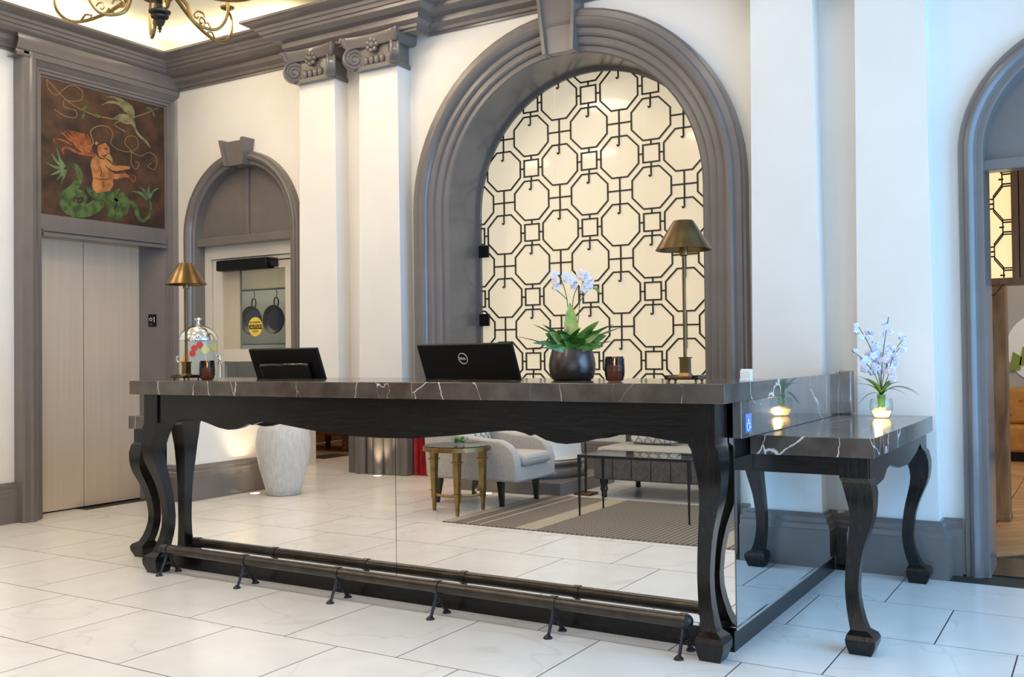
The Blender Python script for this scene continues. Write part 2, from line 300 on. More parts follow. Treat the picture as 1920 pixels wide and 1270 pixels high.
def keystone(par, c, zb, zt, wb_, wt_, d, sw):
    b = MB()
    b.add([(c - wb_ + sw, YW - d, zb), (c + wb_ - sw, YW - d, zb), (c + wt_ - sw, YW - d - .02, zt - .015), (c - wt_ + sw, YW - d - .02, zt - .015), (c - wb_ + sw, YW + .05, zb), (c + wb_ - sw, YW + .05, zb), (c + wt_ - sw, YW, zt - .015), (c - wt_ + sw, YW, zt - .015)], [(0, 1, 2, 3), (5, 4, 7, 6), (4, 5, 1, 0), (3, 2, 6, 7), (1, 5, 6, 2), (4, 0, 3, 7)])
    b.build('keystone', 'trim', par, smooth=False)
    for s in (-1, 1):
        b = MB(); xo, xi = c + s * wb_, c + s * (wb_ - sw); xo2, xi2 = c + s * wt_, c + s * (wt_ - sw); d2 = d + .025
        q = [(xo, YW - d2, zb - .004), (xi, YW - d2, zb - .004), (xi2, YW - d2 - .025, zt), (xo2, YW - d2 - .025, zt), (xo, YW + .05, zb - .004), (xi, YW + .05, zb - .004), (xi2, YW, zt), (xo2, YW, zt)]
        b.add(q, [(0, 1, 2, 3), (5, 4, 7, 6), (4, 5, 1, 0), (3, 2, 6, 7), (1, 5, 6, 2), (4, 0, 3, 7)]); b.build('keystone_side', 'trim', par, smooth=False)
keystone(t2, ARCH[1][0], 3.205, 3.60, .115, .145, .10, .025)
keystone(t1, ARCH[0][0], 2.80, 3.01, .108, .146, .075, .035)
keystone(t3, ARCH[2][0], 2.80, 3.01, .108, .146, .075, .035)

# pilasters with ionic capitals
def spiral(cx, cz, r, turns, n, s=1):
    return [(cx + s * r * (1 - .86 * t) * math.cos(PI / 2 - 2 * PI * turns * t), cz + r * (1 - .86 * t) * math.sin(PI / 2 - 2 * PI * turns * t)) for t in [i / n for i in range(n + 1)]]
def capital(par, c, z0):
    b = MB()   # neck band and bell
    b.box(c - .19, c + .19, 5.555, 5.76, z0, z0 + .03); b.box(c - .175, c + .175, 5.57, 5.76, z0 + .03, z0 + .17); b.build('capital_bell', 'trim', par, smooth=False)
    rows = []   # abacus with concave faces
    for z, e in ((z0 + .165, 0), (z0 + .18, .012), (z0 + .205, .018), (z0 + .215, .03), (z0 + .24, .03)):
        row = []
        for i in range(13):
            t = -1 + i / 6; row.append((c + t * (.235 + e), 5.555 - e - .045 * t * t, z))
        for i in range(7):
            t = i / 6; row.append((c + (.235 + e) - .03 * math.sin(PI * t), 5.51 - e + t * .25, z))
        row.append((c - .235 - e, 5.76, z)); rows.append(row)
    ab = MB().grid(rows, True); m = len(rows[0]); ab.f.append(tuple(range((len(rows) - 1) * m, len(rows) * m))); ab.f.append(tuple(reversed(range(m)))); ab.build('abacus', 'trim', par, ang=50)
    for s in (-1, 1):   # corner volutes, turned outwards, and the side volutes
        vb = MB(); R = .082; cz = z0 + .085; vx, vy, an = c + s * .185, 5.555, -s * PI / 4
        def T(x, z, d): return (vx + x * math.cos(an) + d * math.sin(an), vy + x * math.sin(an) - d * math.cos(an), z)
        disc = [(R * .97 * math.cos(2 * PI * i / 24), cz + R * .97 * math.sin(2 * PI * i / 24)) for i in range(24)]
        vb.add([T(x, z, .022) for x, z in disc] + [T(x, z, -.022) for x, z in disc], [tuple(range(24)), tuple(reversed(range(24, 48)))] + [((i + 1) % 24, i, 24 + i, 24 + (i + 1) % 24) for i in range(24)])
        sp = spiral(0, cz, R, 2.6, 52, s)
        for dd_ in (.024, -.024): vb.tube([T(x, z, dd_) for x, z in sp], [.012 * (1 - .5 * i / 52) for i in range(53)], 6)
        vb.build('volute', 'trim', par, ang=60)
        rb = MB().tube([(c + s * .245, 5.50, z0 + .235), (c + s * .225, 5.517, z0 + .18), (c + s * .215, 5.53, z0 + .165)], [.03, .02, .02], 8); rb.build('corner_leaf', 'trim', par)
    for i in range(4): MB().sphere((c - .075 + i * .05, 5.562, z0 + .06), .021, 10, 1.7).build('egg', 'trim', par)
    fb = MB().sphere((c, 5.535, z0 + .165), .024, 10)
    for k in range(7): a = 2 * PI * k / 7; fb.sphere((c + .04 * math.cos(a), 5.54, z0 + .165 + .04 * math.sin(a)), .019, 8)
    fb.build('rosette', 'trim', par)
for k, (c, cap) in enumerate(((-5.13, True), (-4.53, True), (-1.562, True), (-.972, True))):
    b = MB().frustum((c - .205, c + .205, 5.60, 5.76), .25, (c - .178, c + .178, 5.605, 5.76), 3.335)
    o = struct(b.build('trim_%d' % (4 + k), 'wall', smooth=False), ['tapered white pilaster nearest the service door', 'tapered white pilaster left of the big arch', 'tapered white pilaster right of the big arch', 'tapered white pilaster above the console table'][k]); ORG[o.name] = Vector()
    capital(o, c, 3.32)

# entablature swept along the walls
def sweep_plan(path, prof):
    # path = [(x,y)...] walls on the left hand going along; prof = [(proj,z)]
    n = len(path); rows = []
    for i in range(n):
        p = Vector(path[i]); d0 = (Vector(path[i]) - Vector(path[i - 1])).normalized() if i else None; d1 = (Vector(path[i + 1]) - p).normalized() if i < n - 1 else None
        d0 = d0 or d1; d1 = d1 or d0; n0 = Vector((d0.y, -d0.x)); n1 = Vector((d1.y, -d1.x)); m = (n0 + n1); m = m / max(.2, m.dot(n0))
        rows.append([(p.x + m.x * q, p.y + m.y * q, z) for q, z in prof])
    return rows
PC = [(0, 3.535), (.015, 3.535), (.015, 3.55), (.03, 3.555), (.035, 3.575), (.05, 3.585), (.07, 3.60), (.075, 3.635), (.085, 3.64), (.13, 3.645), (.17, 3.67), (.175, 3.69), (.19, 3.692), (.20, 3.715), (.215, 3.72), (.225, 3.74), (.26, 3.75), (.29, 3.768), (.30, 3.772), (.30, 3.79), (.285, 3.79), (.27, 3.76), (0, 3.76)]
path = [(XL, .9), (XL, YW), (-5.33, YW), (-5.33, 5.585), (-4.165, 5.585), (-4.165, YW), (-1.93, YW), (-1.93, 5.585), (-.765, 5.585), (-.765, YW), (2.95, YW)]
struct(MB().grid(sweep_plan(path, PC)).build('trim_8', 'trim', ang=25), 'grey moulded cornice running round the ceiling')
struct(MB().grid(sweep_plan([(XL, 4.26), (XL, 5.75)], [(0, 3.49), (.13, 3.49), (.135, 3.505), (.12, 3.515), (.12, 3.53), (.135, 3.54), (.155, 3.60), (.15, 3.645), (.12, 3.66), (0, 3.66)])).build('trim_9', 'trim', ang=30), 'grey frieze board above the elevator frame')
# baseboards
PBB = [(.0, .30), (.012, .30), (.018, .285), (.03, .275), (.032, .25), (.045, .24), (.048, .215), (.052, .21), (.052, .0)]
def baseboard(name, path, label): return struct(MB().grid(sweep_plan(path, PBB)).build(name, 'trim', ang=25), label)
baseboard('baseboard_right', [(-1.80, YW), (-1.767, YW), (-1.767, 5.595), (-1.357, 5.595), (-1.357, YW), (-1.177, YW), (-1.177, 5.595), (-.767, 5.595), (-.767, YW), (-.668, YW)], 'grey moulded baseboard under the right pilasters')
baseboard('baseboard_back', [(-5.40, YW), (-5.335, YW), (-5.335, 5.595), (-4.925, 5.595), (-4.925, YW), (-4.735, YW), (-4.735, 5.595), (-4.325, 5.595), (-4.325, YW), (-4.29, YW)], 'grey baseboard under the left pilasters')
baseboard('baseboard_left', [(XL, 2.0), (XL, 4.32)], 'grey moulded baseboard left of the elevator')
baseboard('baseboard_side', [(-6.66, .92), (-6.66, 1.97), (XL, 1.97)], 'grey moulded baseboard beside the white floor vase')
baseboard('baseboard_rear', [(-.9, -1.55), (-5.5, -1.55), (-5.5, -.6)], 'grey baseboard behind the lounge')

# elevator: frame, doors, painting, call sign
FR = [(0, .0), (.012, .0), (.016, .02), (.035, .024), (.04, .035), (.055, .04), (.07, .06), (.095, .085), (.115, .10), (.135, .105), (.145, .09), (.15, .085), (.19, .085), (.20, .07), (.20, -.05)]
def rect_frame(y0, y1, z1, prof, x, z0=0.0, bottom=False):
    rows = []
    for (sy, y, top) in ((-1, y0, 0), (-1, y0, 1), (1, y1, 1), (1, y1, 0)):
        rows.append([(x + d, y + sy * w, (z1 + w) if top else z0) for w, d in prof])
    return rows
ef = struct(MB().grid(rect_frame(4.515, 5.665, 3.394, FR, -6.955)).build('trim_10', 'trim', ang=25), 'tall grey moulded frame round elevator and painting')
eb = MB().box(-7.1, -6.95, 4.50, 5.68, 2.165, 2.335); eb.box(-6.96, -6.935, 4.515, 5.665, 2.205, 2.225).box(-6.96, -6.925, 4.515, 5.665, 2.165, 2.19); eb.build('lintel', 'trim', ef, smooth=False)
MB().prism([(-7.15, 5.55), (-6.95, 5.67), (-6.95, 5.72), (-7.2, 5.72)], 'z', 0, 2.17).build('jamb', 'trim', ef, smooth=False)
MB().prism([(-7.15, 4.55), (-7.2, 4.45), (-6.95, 4.45), (-6.95, 4.515)], 'z', 0, 2.17).build('jamb', 'trim', ef, smooth=False)
el = thing('elevator_door', 'brushed steel double elevator door under the painting', 'elevator', (-7.15, 5.05, 0))
MB().box(-7.17, -7.15, 4.50, 5.007, .012, 2.17).build('door_panel', 'steel', el, smooth=False); MB().box(-7.17, -7.15, 5.013, 5.56, .012, 2.17).build('door_panel', 'steel', el, smooth=False)
MB().box(-7.2, -7.172, 4.45, 5.6, 0.001, 2.17).build('shaft_gap', 'black', el, smooth=False)
sg = thing('floor_sign', 'small black sign with star and numeral one on elevator jamb', 'sign', (-7.03, 5.622, 1.543))
jd = Vector((.2, .12, 0)).normalized(); jn = Vector((jd.y, -jd.x, 0))
def jp(a, z, d): v = Vector((-7.05, 5.61, 0)) + jd * a + jn * d; return (v.x, v.y, z)
pl = MB(); pl.add([jp(-.035, 1.49, .001), jp(.035, 1.49, .001), jp(.035, 1.597, .001), jp(-.035, 1.597, .001), jp(-.035, 1.49, .006), jp(.035, 1.49, .006), jp(.035, 1.597, .006), jp(-.035, 1.597, .006)], [(0, 3, 2, 1), (4, 5, 6, 7), (0, 1, 5, 4), (1, 2, 6, 5), (2, 3, 7, 6), (3, 0, 4, 7)]); pl.build('plate', 'black', sg, smooth=False)
st = MB(); sp = []
for k in range(10): a = PI / 2 + PI * k / 5; r = .017 if k % 2 == 0 else .008; sp.append(jp(-.014 + r * math.cos(a), 1.553 + r * math.sin(a), .0066))
for k in range(10): st.tube([sp[k], sp[(k + 1) % 10]], .0014, 5)
st.build('star', 'white', sg)
MB().tube([jp(.010, 1.565, .0066), jp(.016, 1.572, .0066), jp(.016, 1.527, .0066)], .0025, 6).build('numeral', 'white', sg)
for zz in (1.51,): MB().tube([jp(-.022, zz, .0066), jp(-.006, zz, .0066)], .0016, 5).build('braille', 'white', sg)

# painting over the elevator
pt = thing('framed_painting', 'dark painting of a bearded figure with green serpent tails above the elevator', 'painting', (-6.955, 5.09, 2.335))
MB().box(-6.975, -6.957, 4.50, 5.68, 2.32, 3.41).build('canvas', 'paint_bg', pt, smooth=False)
def PP(x, y, d=.001):
    u = (x - 72) / 915.; top = 55 + 230 * u; bot = 1075 + 120 * u; v = (y - top) / (bot - top); uu = u * 7.47 / (8.45 - u * .98)
    return (-6.957 + d, 4.515 + uu * 1.15, 3.394 - v * 1.06)
def smoothp(pts, n=6):
    out = []
    for i in range(len(pts) - 1):
        p0 = pts[max(i - 1, 0)]; p1 = pts[i]; p2 = pts[i + 1]; p3 = pts[min(i + 2, len(pts) - 1)]
        for k in range(n):
            t = k / n; out.append(tuple(.5 * (2 * b + (c - a) * t + (2 * a - 5 * b + 4 * c - d) * t * t + (3 * b - a - 3 * c + d) * t ** 3) for a, b, c, d in zip(p0, p1, p2, p3)))
    out.append(tuple(pts[-1])); return out
def ribbon(b, pts, d=.0015):   # pts (x,y,halfwidth) in canvas units
    P = smoothp(pts); L = []; R = []
    for i, (x, y, w) in enumerate(P):
        a = P[max(i - 1, 0)]; c = P[min(i + 1, len(P) - 1)]; dx, dy = c[0] - a[0], c[1] - a[1]; q = math.hypot(dx, dy) or 1; w = max(w, 1.5)
        L.append(PP(x - dy / q * w, y + dx / q * w, d)); R.append(PP(x + dy / q * w, y - dx / q * w, d))
    b.grid([L, R])
def stroke(name, m, lst, d):
    for pts in lst: b = MB(); ribbon(b, pts, d); b.build(name, m, pt, smooth=False); d += .00005
stroke('painted_tail', 'pgreen', [[(265, 735, 6), (310, 712, 14), (352, 760, 20), (350, 830, 26), (310, 890, 34), (262, 950, 48), (262, 1010, 52), (320, 1052, 50), (420, 1050, 48), (500, 1000, 46), (540, 940, 40)], [(320, 990, 22), (350, 1000, 30), (380, 965, 34), (350, 925, 30), (300, 930, 20)], [(640, 940, 40), (680, 990, 46), (670, 1050, 46), (620, 1085, 42), (580, 1060, 34), (580, 1000, 40), (610, 950, 46)], [(690, 1000, 18), (740, 990, 16), (775, 1030, 15), (790, 1100, 15), (830, 1130, 14), (875, 1090, 11), (885, 1020, 8), (870, 970, 5)]], .0012)
stroke('painted_tuft', 'pleaf', [[(250, 730, 14), (215, 680, 10), (190, 590, 2)], [(245, 725, 12), (190, 690, 10), (150, 625, 2)], [(240, 735, 12), (180, 730, 10), (115, 700, 2)], [(240, 745, 12), (190, 770, 9), (140, 790, 2)], [(250, 750, 12), (220, 790, 9), (185, 825, 2)], [(255, 750, 10), (240, 800, 8), (222, 855, 2)], [(860, 975, 10), (810, 925, 9), (745, 910, 2)], [(862, 970, 9), (840, 910, 9), (800, 875, 2)], [(868, 965, 9), (870, 900, 9), (880, 860, 2)], [(875, 965, 9), (905, 910, 8), (945, 885, 2)]], .0014)
stroke('painted_skirt', 'pgreen', [[(400, 870, 4), (450, 920, 26), (530, 955, 34), (610, 930, 26), (655, 890, 4)]], .0018)
stroke('painted_body', 'skin', [[(520, 560, 30), (535, 600, 46), (545, 640, 36)], [(480, 650, 30), (500, 700, 66), (525, 760, 76), (530, 820, 74), (528, 870, 78), (535, 915, 50)], [(530, 690, 34), (600, 738, 24), (670, 735, 17), (730, 735, 9)], [(560, 770, 28), (620, 800, 20), (680, 792, 16), (725, 800, 9)]], .0022)
stroke('painted_beard', 'pgold', [[(560, 640, 20), (585, 665, 14), (600, 690, 4)], [(490, 545, 14), (475, 560, 8)]], .0026)
stroke('painted_plume', 'prust', [[(560, 660, 8), (480, 640, 12), (400, 618, 12), (340, 580, 9), (310, 540, 6)]] + [[(400 + 6 * k, 612, 9), (350 + 12 * k, 560 - 4 * k, 11), (285 + 17 * k, 500 - 6 * k + abs(k - 3) * 8, 9), (225 + 26 * k, 455 + abs(k - 2) * 9, 3), (215 + 27 * k, 470 + abs(k - 2) * 9, 2)] for k in range(8)] + [[(470, 645, 9), (350, 625, 9), (270, 585, 10), (230, 600, 9), (240, 635, 5)], [(300, 565, 6), (230, 530, 6), (170, 520, 6), (175, 545, 3)], [(590, 690, 4), (650, 730, 4), (720, 800, 4), (760, 840, 4), (772, 800, 4), (740, 790, 3)]], .0016)
stroke('painted_shadow', 'paint_bg', [[(470, 810, 2), (520, 822, 3), (590, 815, 2)], [(545, 715, 2), (600, 760, 4), (690, 757, 2)], [(505, 720, 2), (520, 770, 3), (505, 800, 2)], [(535, 590, 2), (550, 594, 4), (562, 592, 2)], [(560, 625, 2), (575, 630, 3)], [(335, 985, 5), (365, 990, 7), (378, 965, 6), (360, 940, 4)], [(545, 990, 6), (552, 1040, 9), (560, 1075, 5)], [(480, 620, 5), (500, 655, 5), (540, 672, 4)], [(530, 835, 2), (535, 880, 2)]], .0030)
stroke('painted_bird', 'pbird', [[(610, 370, 4), (660, 360, 26), (710, 375, 34), (750, 395, 18), (770, 440, 9), (800, 490, 8), (850, 535, 8), (885, 585, 3)], [(740, 370, 26), (735, 300, 28), (690, 250, 18), (620, 210, 9), (560, 205, 2)], [(715, 310, 18), (650, 255, 12), (580, 245, 8), (520, 268, 2)], [(660, 385, 4), (620, 415, 3), (700, 465, 3)]], .0016)
stroke('painted_vine', 'pgold', [[(115, 75, 2), (130, 150, 2), (190, 195, 2), (235, 155, 2), (300, 120, 2), (375, 160, 2), (375, 225, 2), (300, 240, 2), (245, 215, 2), (115, 75, 2)], [(250, 220, 2), (300, 260, 2), (380, 305, 2), (480, 345, 3), (610, 372, 3)], [(245, 225, 2), (245, 280, 2), (330, 310, 2), (330, 360, 2), (250, 350, 2), (170, 300, 2)], [(760, 358, 3), (820, 338, 3), (880, 315, 3), (945, 282, 2)], [(440, 620, 3), (400, 590, 3), (460, 555, 3), (440, 470, 3), (490, 425, 3), (570, 430, 2), (605, 480, 2), (590, 550, 2), (640, 595, 2), (720, 615, 2), (790, 580, 2), (780, 510, 2), (720, 500, 2), (695, 550, 2), (740, 610, 2), (740, 700, 2), (775, 745, 2), (800, 700, 2), (770, 690, 2)], [(740, 615, 2), (810, 645, 2), (880, 620, 2), (930, 670, 2), (915, 745, 2), (865, 725, 2), (890, 700, 2)]], .0020)
stroke('painted_sprig', 'pgreen', [[(370, 310, 4), (410, 285, 14), (440, 300, 4)], [(390, 315, 4), (390, 345, 10), (375, 370, 3)], [(470, 335, 12), (500, 352, 12), (520, 350, 4)], [(850, 290, 6), (880, 290, 14), (905, 305, 4)], [(900, 310, 4), (910, 335, 9), (915, 355, 2)]], .0024)

# service door inside the small arch
CA = ARCH[0][0]
d1 = MB(); d1.prism([(CA - .57, 2.2), (CA + .57, 2.2)] + [(CA + .57 * math.cos(PI * i / 20), ZS + .57 * math.sin(PI * i / 20)) for i in range(21)], 'y', 5.82, 5.86)
d1.box(CA - .02, CA + .02, 5.80, 5.82, 2.2, 2.81)
ty = struct(d1.build('trim_11', 'trim', smooth=False), 'grey panelled tympanum above the service door')
MB().box(CA - .57, CA + .57, 5.755, 5.86, 2.165, 2.235).build('transom_beam', 'trim', ty, smooth=False, bevel=.008)
dr = MB().box(-6.665, -6.575, 5.84, 5.92, 0, 2.165).box(-5.61, -5.53, 5.84, 5.92, 0, 2.165).box(-6.575, -5.61, 5.84, 5.92, 2.06, 2.165)
door = struct(dr.build('door_1', 'doorw', smooth=False), 'cream service door with glass panel and automatic opener')
lf = MB().box(-6.57, -6.455, 5.86, 5.905, .01, 2.055).box(-5.725, -5.615, 5.86, 5.905, .01, 2.055).box(-6.455, -5.725, 5.86, 5.905, 1.95, 2.055).box(-6.455, -5.725, 5.86, 5.905, .01, .25).box(-6.455, -5.725, 5.865, 5.90, 1.18, 1.285)
lf.build('door_leaf', 'doorw', door, smooth=False)
MB().box(-6.455, -6.26, 5.87, 5.895, 1.285, 1.95).build('door_panel', 'kitchen', door, smooth=False)
MB().box(-6.26, -5.725, 5.878, 5.884, 1.285, 1.95).build('pane', 'glass', door, smooth=False); MB().box(-6.455, -5.725, 5.878, 5.884, .25, 1.18).build('pane', 'glass', door, smooth=False)
MB().tube([(-6.49, 5.86, 1.19), (-6.49, 5.79, 1.195), (-6.475, 5.785, 1.19), (-6.42, 5.785, 1.18), (-6.405, 5.785, 1.15), (-6.405, 5.785, .85), (-6.41, 5.86, .82)], .013, 10).build('pull_handle', 'chrome', door)
op = thing('door_opener', 'long black automatic door operator above the glass panel', 'door opener', (-6.15, 5.80, 1.94))
MB().box(-6.43, -5.84, 5.76, 5.858, 1.945, 2.035).build('housing', 'black', op, bevel=.012); MB().box(-5.84, -5.80, 5.775, 5.855, 1.96, 2.03).build('end_cap', 'blackg', op, smooth=False); MB().box(-5.80, -5.62, 5.80, 5.815, 2.005, 2.015).build('arm', 'blackiron', op, smooth=False)
sk = thing('caution_sticker', 'round yellow automatic caution door sticker on the glass', 'sticker', (-6.085, 5.876, 1.47))
MB().add([(-6.085 + .081 * math.cos(2 * PI * i / 40), 5.877, 1.47 + .081 * math.sin(2 * PI * i / 40)) for i in range(40)] + [(-6.085 + .081 * math.cos(2 * PI * i / 40), 5.8745, 1.47 + .081 * math.sin(2 * PI * i / 40)) for i in range(40)], [tuple(range(40)), tuple(reversed(range(40, 80)))] + [((i + 1) % 40, i, 40 + i, 40 + (i + 1) % 40) for i in range(40)]).build('disc', 'yellow', sk, smooth=False)
MB().box(-6.163, -6.007, 5.8735, 5.8745, 1.45, 1.487).build('band', 'black', sk, smooth=False)
for s_, z_, sz, mm in (('AUTOMATIC', 1.506, .022, 'black'), ('CAUTION', 1.468, .036, 'yellow'), ('DOOR', 1.431, .022, 'black')): text_obj('lettering', s_, sz, mm, sk, (-6.085, 5.873, z_), (PI / 2, 0, 0))
c3 = ARCH[2][0]; t15 = struct(MB().prism([(c3 - .56, 2.2), (c3 + .56, 2.2)] + [(c3 + .56 * math.cos(PI * i / 20), ZS + .56 * math.sin(PI * i / 20)) for i in range(21)], 'y', 5.84, 5.88).build('trim_15', 'trim', smooth=False), 'grey panel above the restaurant opening'); MB().box(c3 - .56, c3 + .56, 5.78, 5.88, 2.165, 2.225).build('transom_beam', 'trim', t15, smooth=False, bevel=.008)
# kitchen seen through the door
struct(MB().box(-9.3, -4.4, 7.6, 7.7, 0, 3.0).box(-9.4, -9.3, 6.08, 7.7, 0, 3.0).box(-4.4, -4.3, 6.14, 7.7, 0, 3.0).build('wall_kitchen', 'kitchen', smooth=False), 'pale kitchen wall seen through the service door')
struct(MB().box(-9.4, -4.4, 6.0, 7.7, -.05, 0).build('floor_kitchen', 'grout', smooth=False), 'kitchen floor')
struct(MB().box(-9.4, -4.3, 6.08, 7.7, 2.35, 2.45).build('ceiling_kitchen', 'trim', smooth=False), 'dim kitchen ceiling')
ks = thing('kitchen_shelf', 'steel kitchen pass with hanging rail behind the service door', 'shelf', (-7.5, 7.2, 0))
MB().box(-8.7, -6.5, 7.1, 7.5, 1.30, 1.34).build('shelf', 'ksteel', ks, smooth=False); MB().box(-8.7, -6.5, 7.55, 7.6, 1.36, 1.95).build('back_panel', 'ksteel', ks, smooth=False); MB().tube([(-8.7, 7.3, 1.92), (-6.5, 7.3, 1.92)], .01, 8).build('rail', 'blackiron', ks)
MB().box(-8.7, -8.65, 7.1, 7.5, 0, 1.9).build('post', 'ksteel', ks, smooth=False); MB().box(-6.55, -6.5, 7.1, 7.5, 0, 1.9).build('post', 'ksteel', ks, smooth=False); MB().box(-8.7, -6.5, 7.05, 7.5, .85, .9).build('counter', 'ksteel', ks, smooth=False)
for i, x in enumerate((-8.22, -7.90, -7.58, -7.26, -6.94)):
    k = thing('hanging_pan', 'black round pan hanging from the kitchen rail, %s' % ['far left', 'second from left', 'in the middle', 'second from right', 'far right'][i], 'pan', (x, 7.3, 1.6), 0, 'pans on the kitchen rail')
    MB().add(*(lambda b: (b.v, b.f))(MB().lathe([(.02, 0), (.12, .002), (.145, .03), (.15, .045), (.14, .04), (.11, .012), (.02, .01)], (0, 0, 0), 24))).build('pan_body', 'blackiron', k, local=True).rotation_euler = (PI / 2, 0, 0)
    MB().tube([(x + .03 * math.cos(a), 7.3, 1.78 + .05 * math.sin(a)) for a in [2 * PI * i / 14 for i in range(15)]], .008, 6).build('handle', 'blackiron', k)
    MB().tube([(x, 7.3, 1.82), (x + .012, 7.3, 1.87), (x, 7.3, 1.925)], .004, 5).build('hook', 'blackiron', k)

# backlit lattice glass in the big arch
CB = ARCH[1][0]; YG = 6.115
lat = thing('lattice_window', 'backlit cream glass with bronze octagon lattice filling the big arch', 'lattice window', (CB, YG, 0))
def archpoly(r, z0): return [(CB - r, z0), (CB + r, z0)] + [(CB + r * math.cos(PI * i / 32), ZS + r * math.sin(PI * i / 32)) for i in range(33)]
for x0, x1 in ((-.96, -.295), (-.292, .37), (.373, .96)):   # three panes with fine joints
    pts = []
    n = 24
    for i in range(n + 1):
        x = x0 + (x1 - x0) * i / n; pts.append((CB + x, ZS + math.sqrt(max(0, .965 ** 2 - x * x))))
    MB().prism([(CB + x0, .02), (CB + x1, .02)] + pts[::-1], 'y', YG + .0035, YG + .016).build('pane', 'backlit', lat, smooth=False)
def ring(n, ap, w, rot, t=.003):
    b = MB(); R0 = (ap - w) / math.cos(PI / n); R1 = (ap + w) / math.cos(PI / n); rows = []
    for i in range(n):
        a = rot + 2 * PI * i / n; rows.append([(R * math.cos(a), y, R * math.sin(a)) for R, y in ((R0, -t), (R1, -t), (R1, t), (R0, t))])
    rows.append(rows[0]); return b.grid(rows, True)
def mesh_of(b, name, m): o = b.build(name, m, smooth=False); me = o.data; bpy.data.objects.remove(o); return me
ME_OCT = mesh_of(ring(8, .142, .0055, PI / 8), 'octagon', 'lattice'); ME_SQ = mesh_of(ring(4, .0595, .0055, PI / 4), 'square', 'lattice')
ME_V = mesh_of(MB().box(-.0055, .0055, -.003, .003, -.0455, .0), 'bar', 'lattice'); ME_H = mesh_of(MB().box(0, .033, -.003, .003, -.0055, .0055), 'bar', 'lattice')
ME_CV = mesh_of(MB().box(-.0055, .0055, -.003, .003, -.183, .0), 'bar', 'lattice'); ME_CH = mesh_of(MB().box(-.092, .092, -.003, .003, -.0055, .0055), 'bar', 'lattice')
ME_HK = mesh_of(MB().tube([(0, 0, .0), (.001, 0, -.045), (0, 0, -.062), (-.010, 0, -.066), (-.015, 0, -.056)], .006, 6), 'hook', 'lattice')
def lattice(par, colx, P, y, zbase, zmin, inside):
    for ci, X in colx:
        A = ci % 2 == 0
        for k in range(-6, 4):
            z = zbase + P * k + (0 if A else -P / 2)
            if inside(X, z): link('octagon', ME_OCT, par, (X, y, z))
            if inside(X, z + .142): link('hook', ME_HK, par, (X, y - .006, z + .142))
            if A:
                if inside(X, z - P / 2): link('bar', ME_CV, par, (X, y, z - .142)); link('bar', ME_CH, par, (X, y, z - P / 2))
            else:
                zs = z + P / 2
                if inside(X, zs):
                    link('square', ME_SQ, par, (X, y, zs)); link('bar', ME_V, par, (X, y, zs - .0595 + .0)).scale = (1, 1, .72); link('bar', ME_V, par, (X, y, zs + .0595 + .033)).scale = (1, 1, .72)
                    link('bar', ME_H, par, (X + .0595, y, zs)); link('bar', ME_H, par, (X - .0595 - .033, y, zs))
lattice(lat, [(i, -3.299 + .2343 * i) for i in range(-3, 6)], .4675, YG, 2.563, .1, lambda x, z: z > -.1 and abs(x - CB) < .97 and (z < ZS + .08 or math.hypot(x - CB, z - ZS) < 1.02))
b = MB(); n = 40   # arched metal edge strip of the glass
rows = []
for i in range(-2, n + 3):
    for_pt = []
    for r, y in ((.925, YG - .02), (.955, YG - .02), (.955, YG + .03), (.925, YG + .03)):
        if i < 0: x, z = CB - r, (0.0 if i == -2 else ZS)
        elif i > n: x, z = CB + r, (ZS if i == n + 1 else 0.0)
        else: a = PI - PI * i / n; x, z = CB + r * math.cos(a), ZS + r * math.sin(a)
        for_pt.append((x, y, z))
    rows.append(for_pt)
b.grid(rows, True).build('edge_strip', 'trim', lat)
for z in (1.98, 1.47): MB().box(CB - .935, CB - .855, YG - .03, YG - .012, z - .045, z + .045).build('hinge', 'black', lat, smooth=False)
MB().box(-2.20, -2.155, YG - .03, YG - .012, .99, 1.05).build('latch', 'black', lat, smooth=False)

# ------------------------------------------------------------------ RECEPTION DESK
YM = 3.80
desk = thing('reception_desk', 'long reception desk with dark marble top, black carved legs and mirrored front', 'reception desk', (-2.975, 3.9, 0))
b = MB().box(-4.70, -1.235, 3.58, 4.34, 1.010, 1.087); b.build('countertop', 'dmarble', desk, bevel=.003)
prof = [(0, .818), (.2, .822), (.43, .842), (.62, .864), (.72, .874), (.77, .874), (.815, .865), (.843, .855), (.862, .864), (.89, .852), (.92, .840), (.97, .829), (1.02, .826), (1.09, .835), (1.14, .848), (1.19, .861), (1.24, .871), (1.30, .875), (1.39, .870), (1.48, .858), (1.58, .848)]
pp = [(-2.975 - s, z) for s, z in prof[::-1]] + [(-2.975 + s, z) for s, z in prof[1:]]
MB().prism([(-2.975 - 1.58, 1.011), (-2.975 + 1.58, 1.011)] + pp[::-1], 'y', 3.655, 3.685).build('apron', 'bwood_h', desk, smooth=False)
LEG = [(1.011, 0, .055, .0735), (.845, 0, .055, .0735), (.825, .012, .055, .062), (.769, .024, .053, .055), (.71, .030, .047, .047), (.663, .029, .043, .043), (.62, .023, .040, .040), (.586, .015, .037, .037), (.546, .005, .034, .034), (.499, -.006, .031, .031), (.446, -.015, .029, .029), (.39, -.022, .0275, .0275), (.312, -.027, .0265, .0265), (.255, -.025, .0265, .0265), (.20, -.017, .028, .028), (.15, -.006, .030, .030), (.112, .006, .033, .033), (.094, .016, .052, .052), (.075, .018, .058, .058), (.05, .018, .056, .056), (0, .014, .042, .042)]
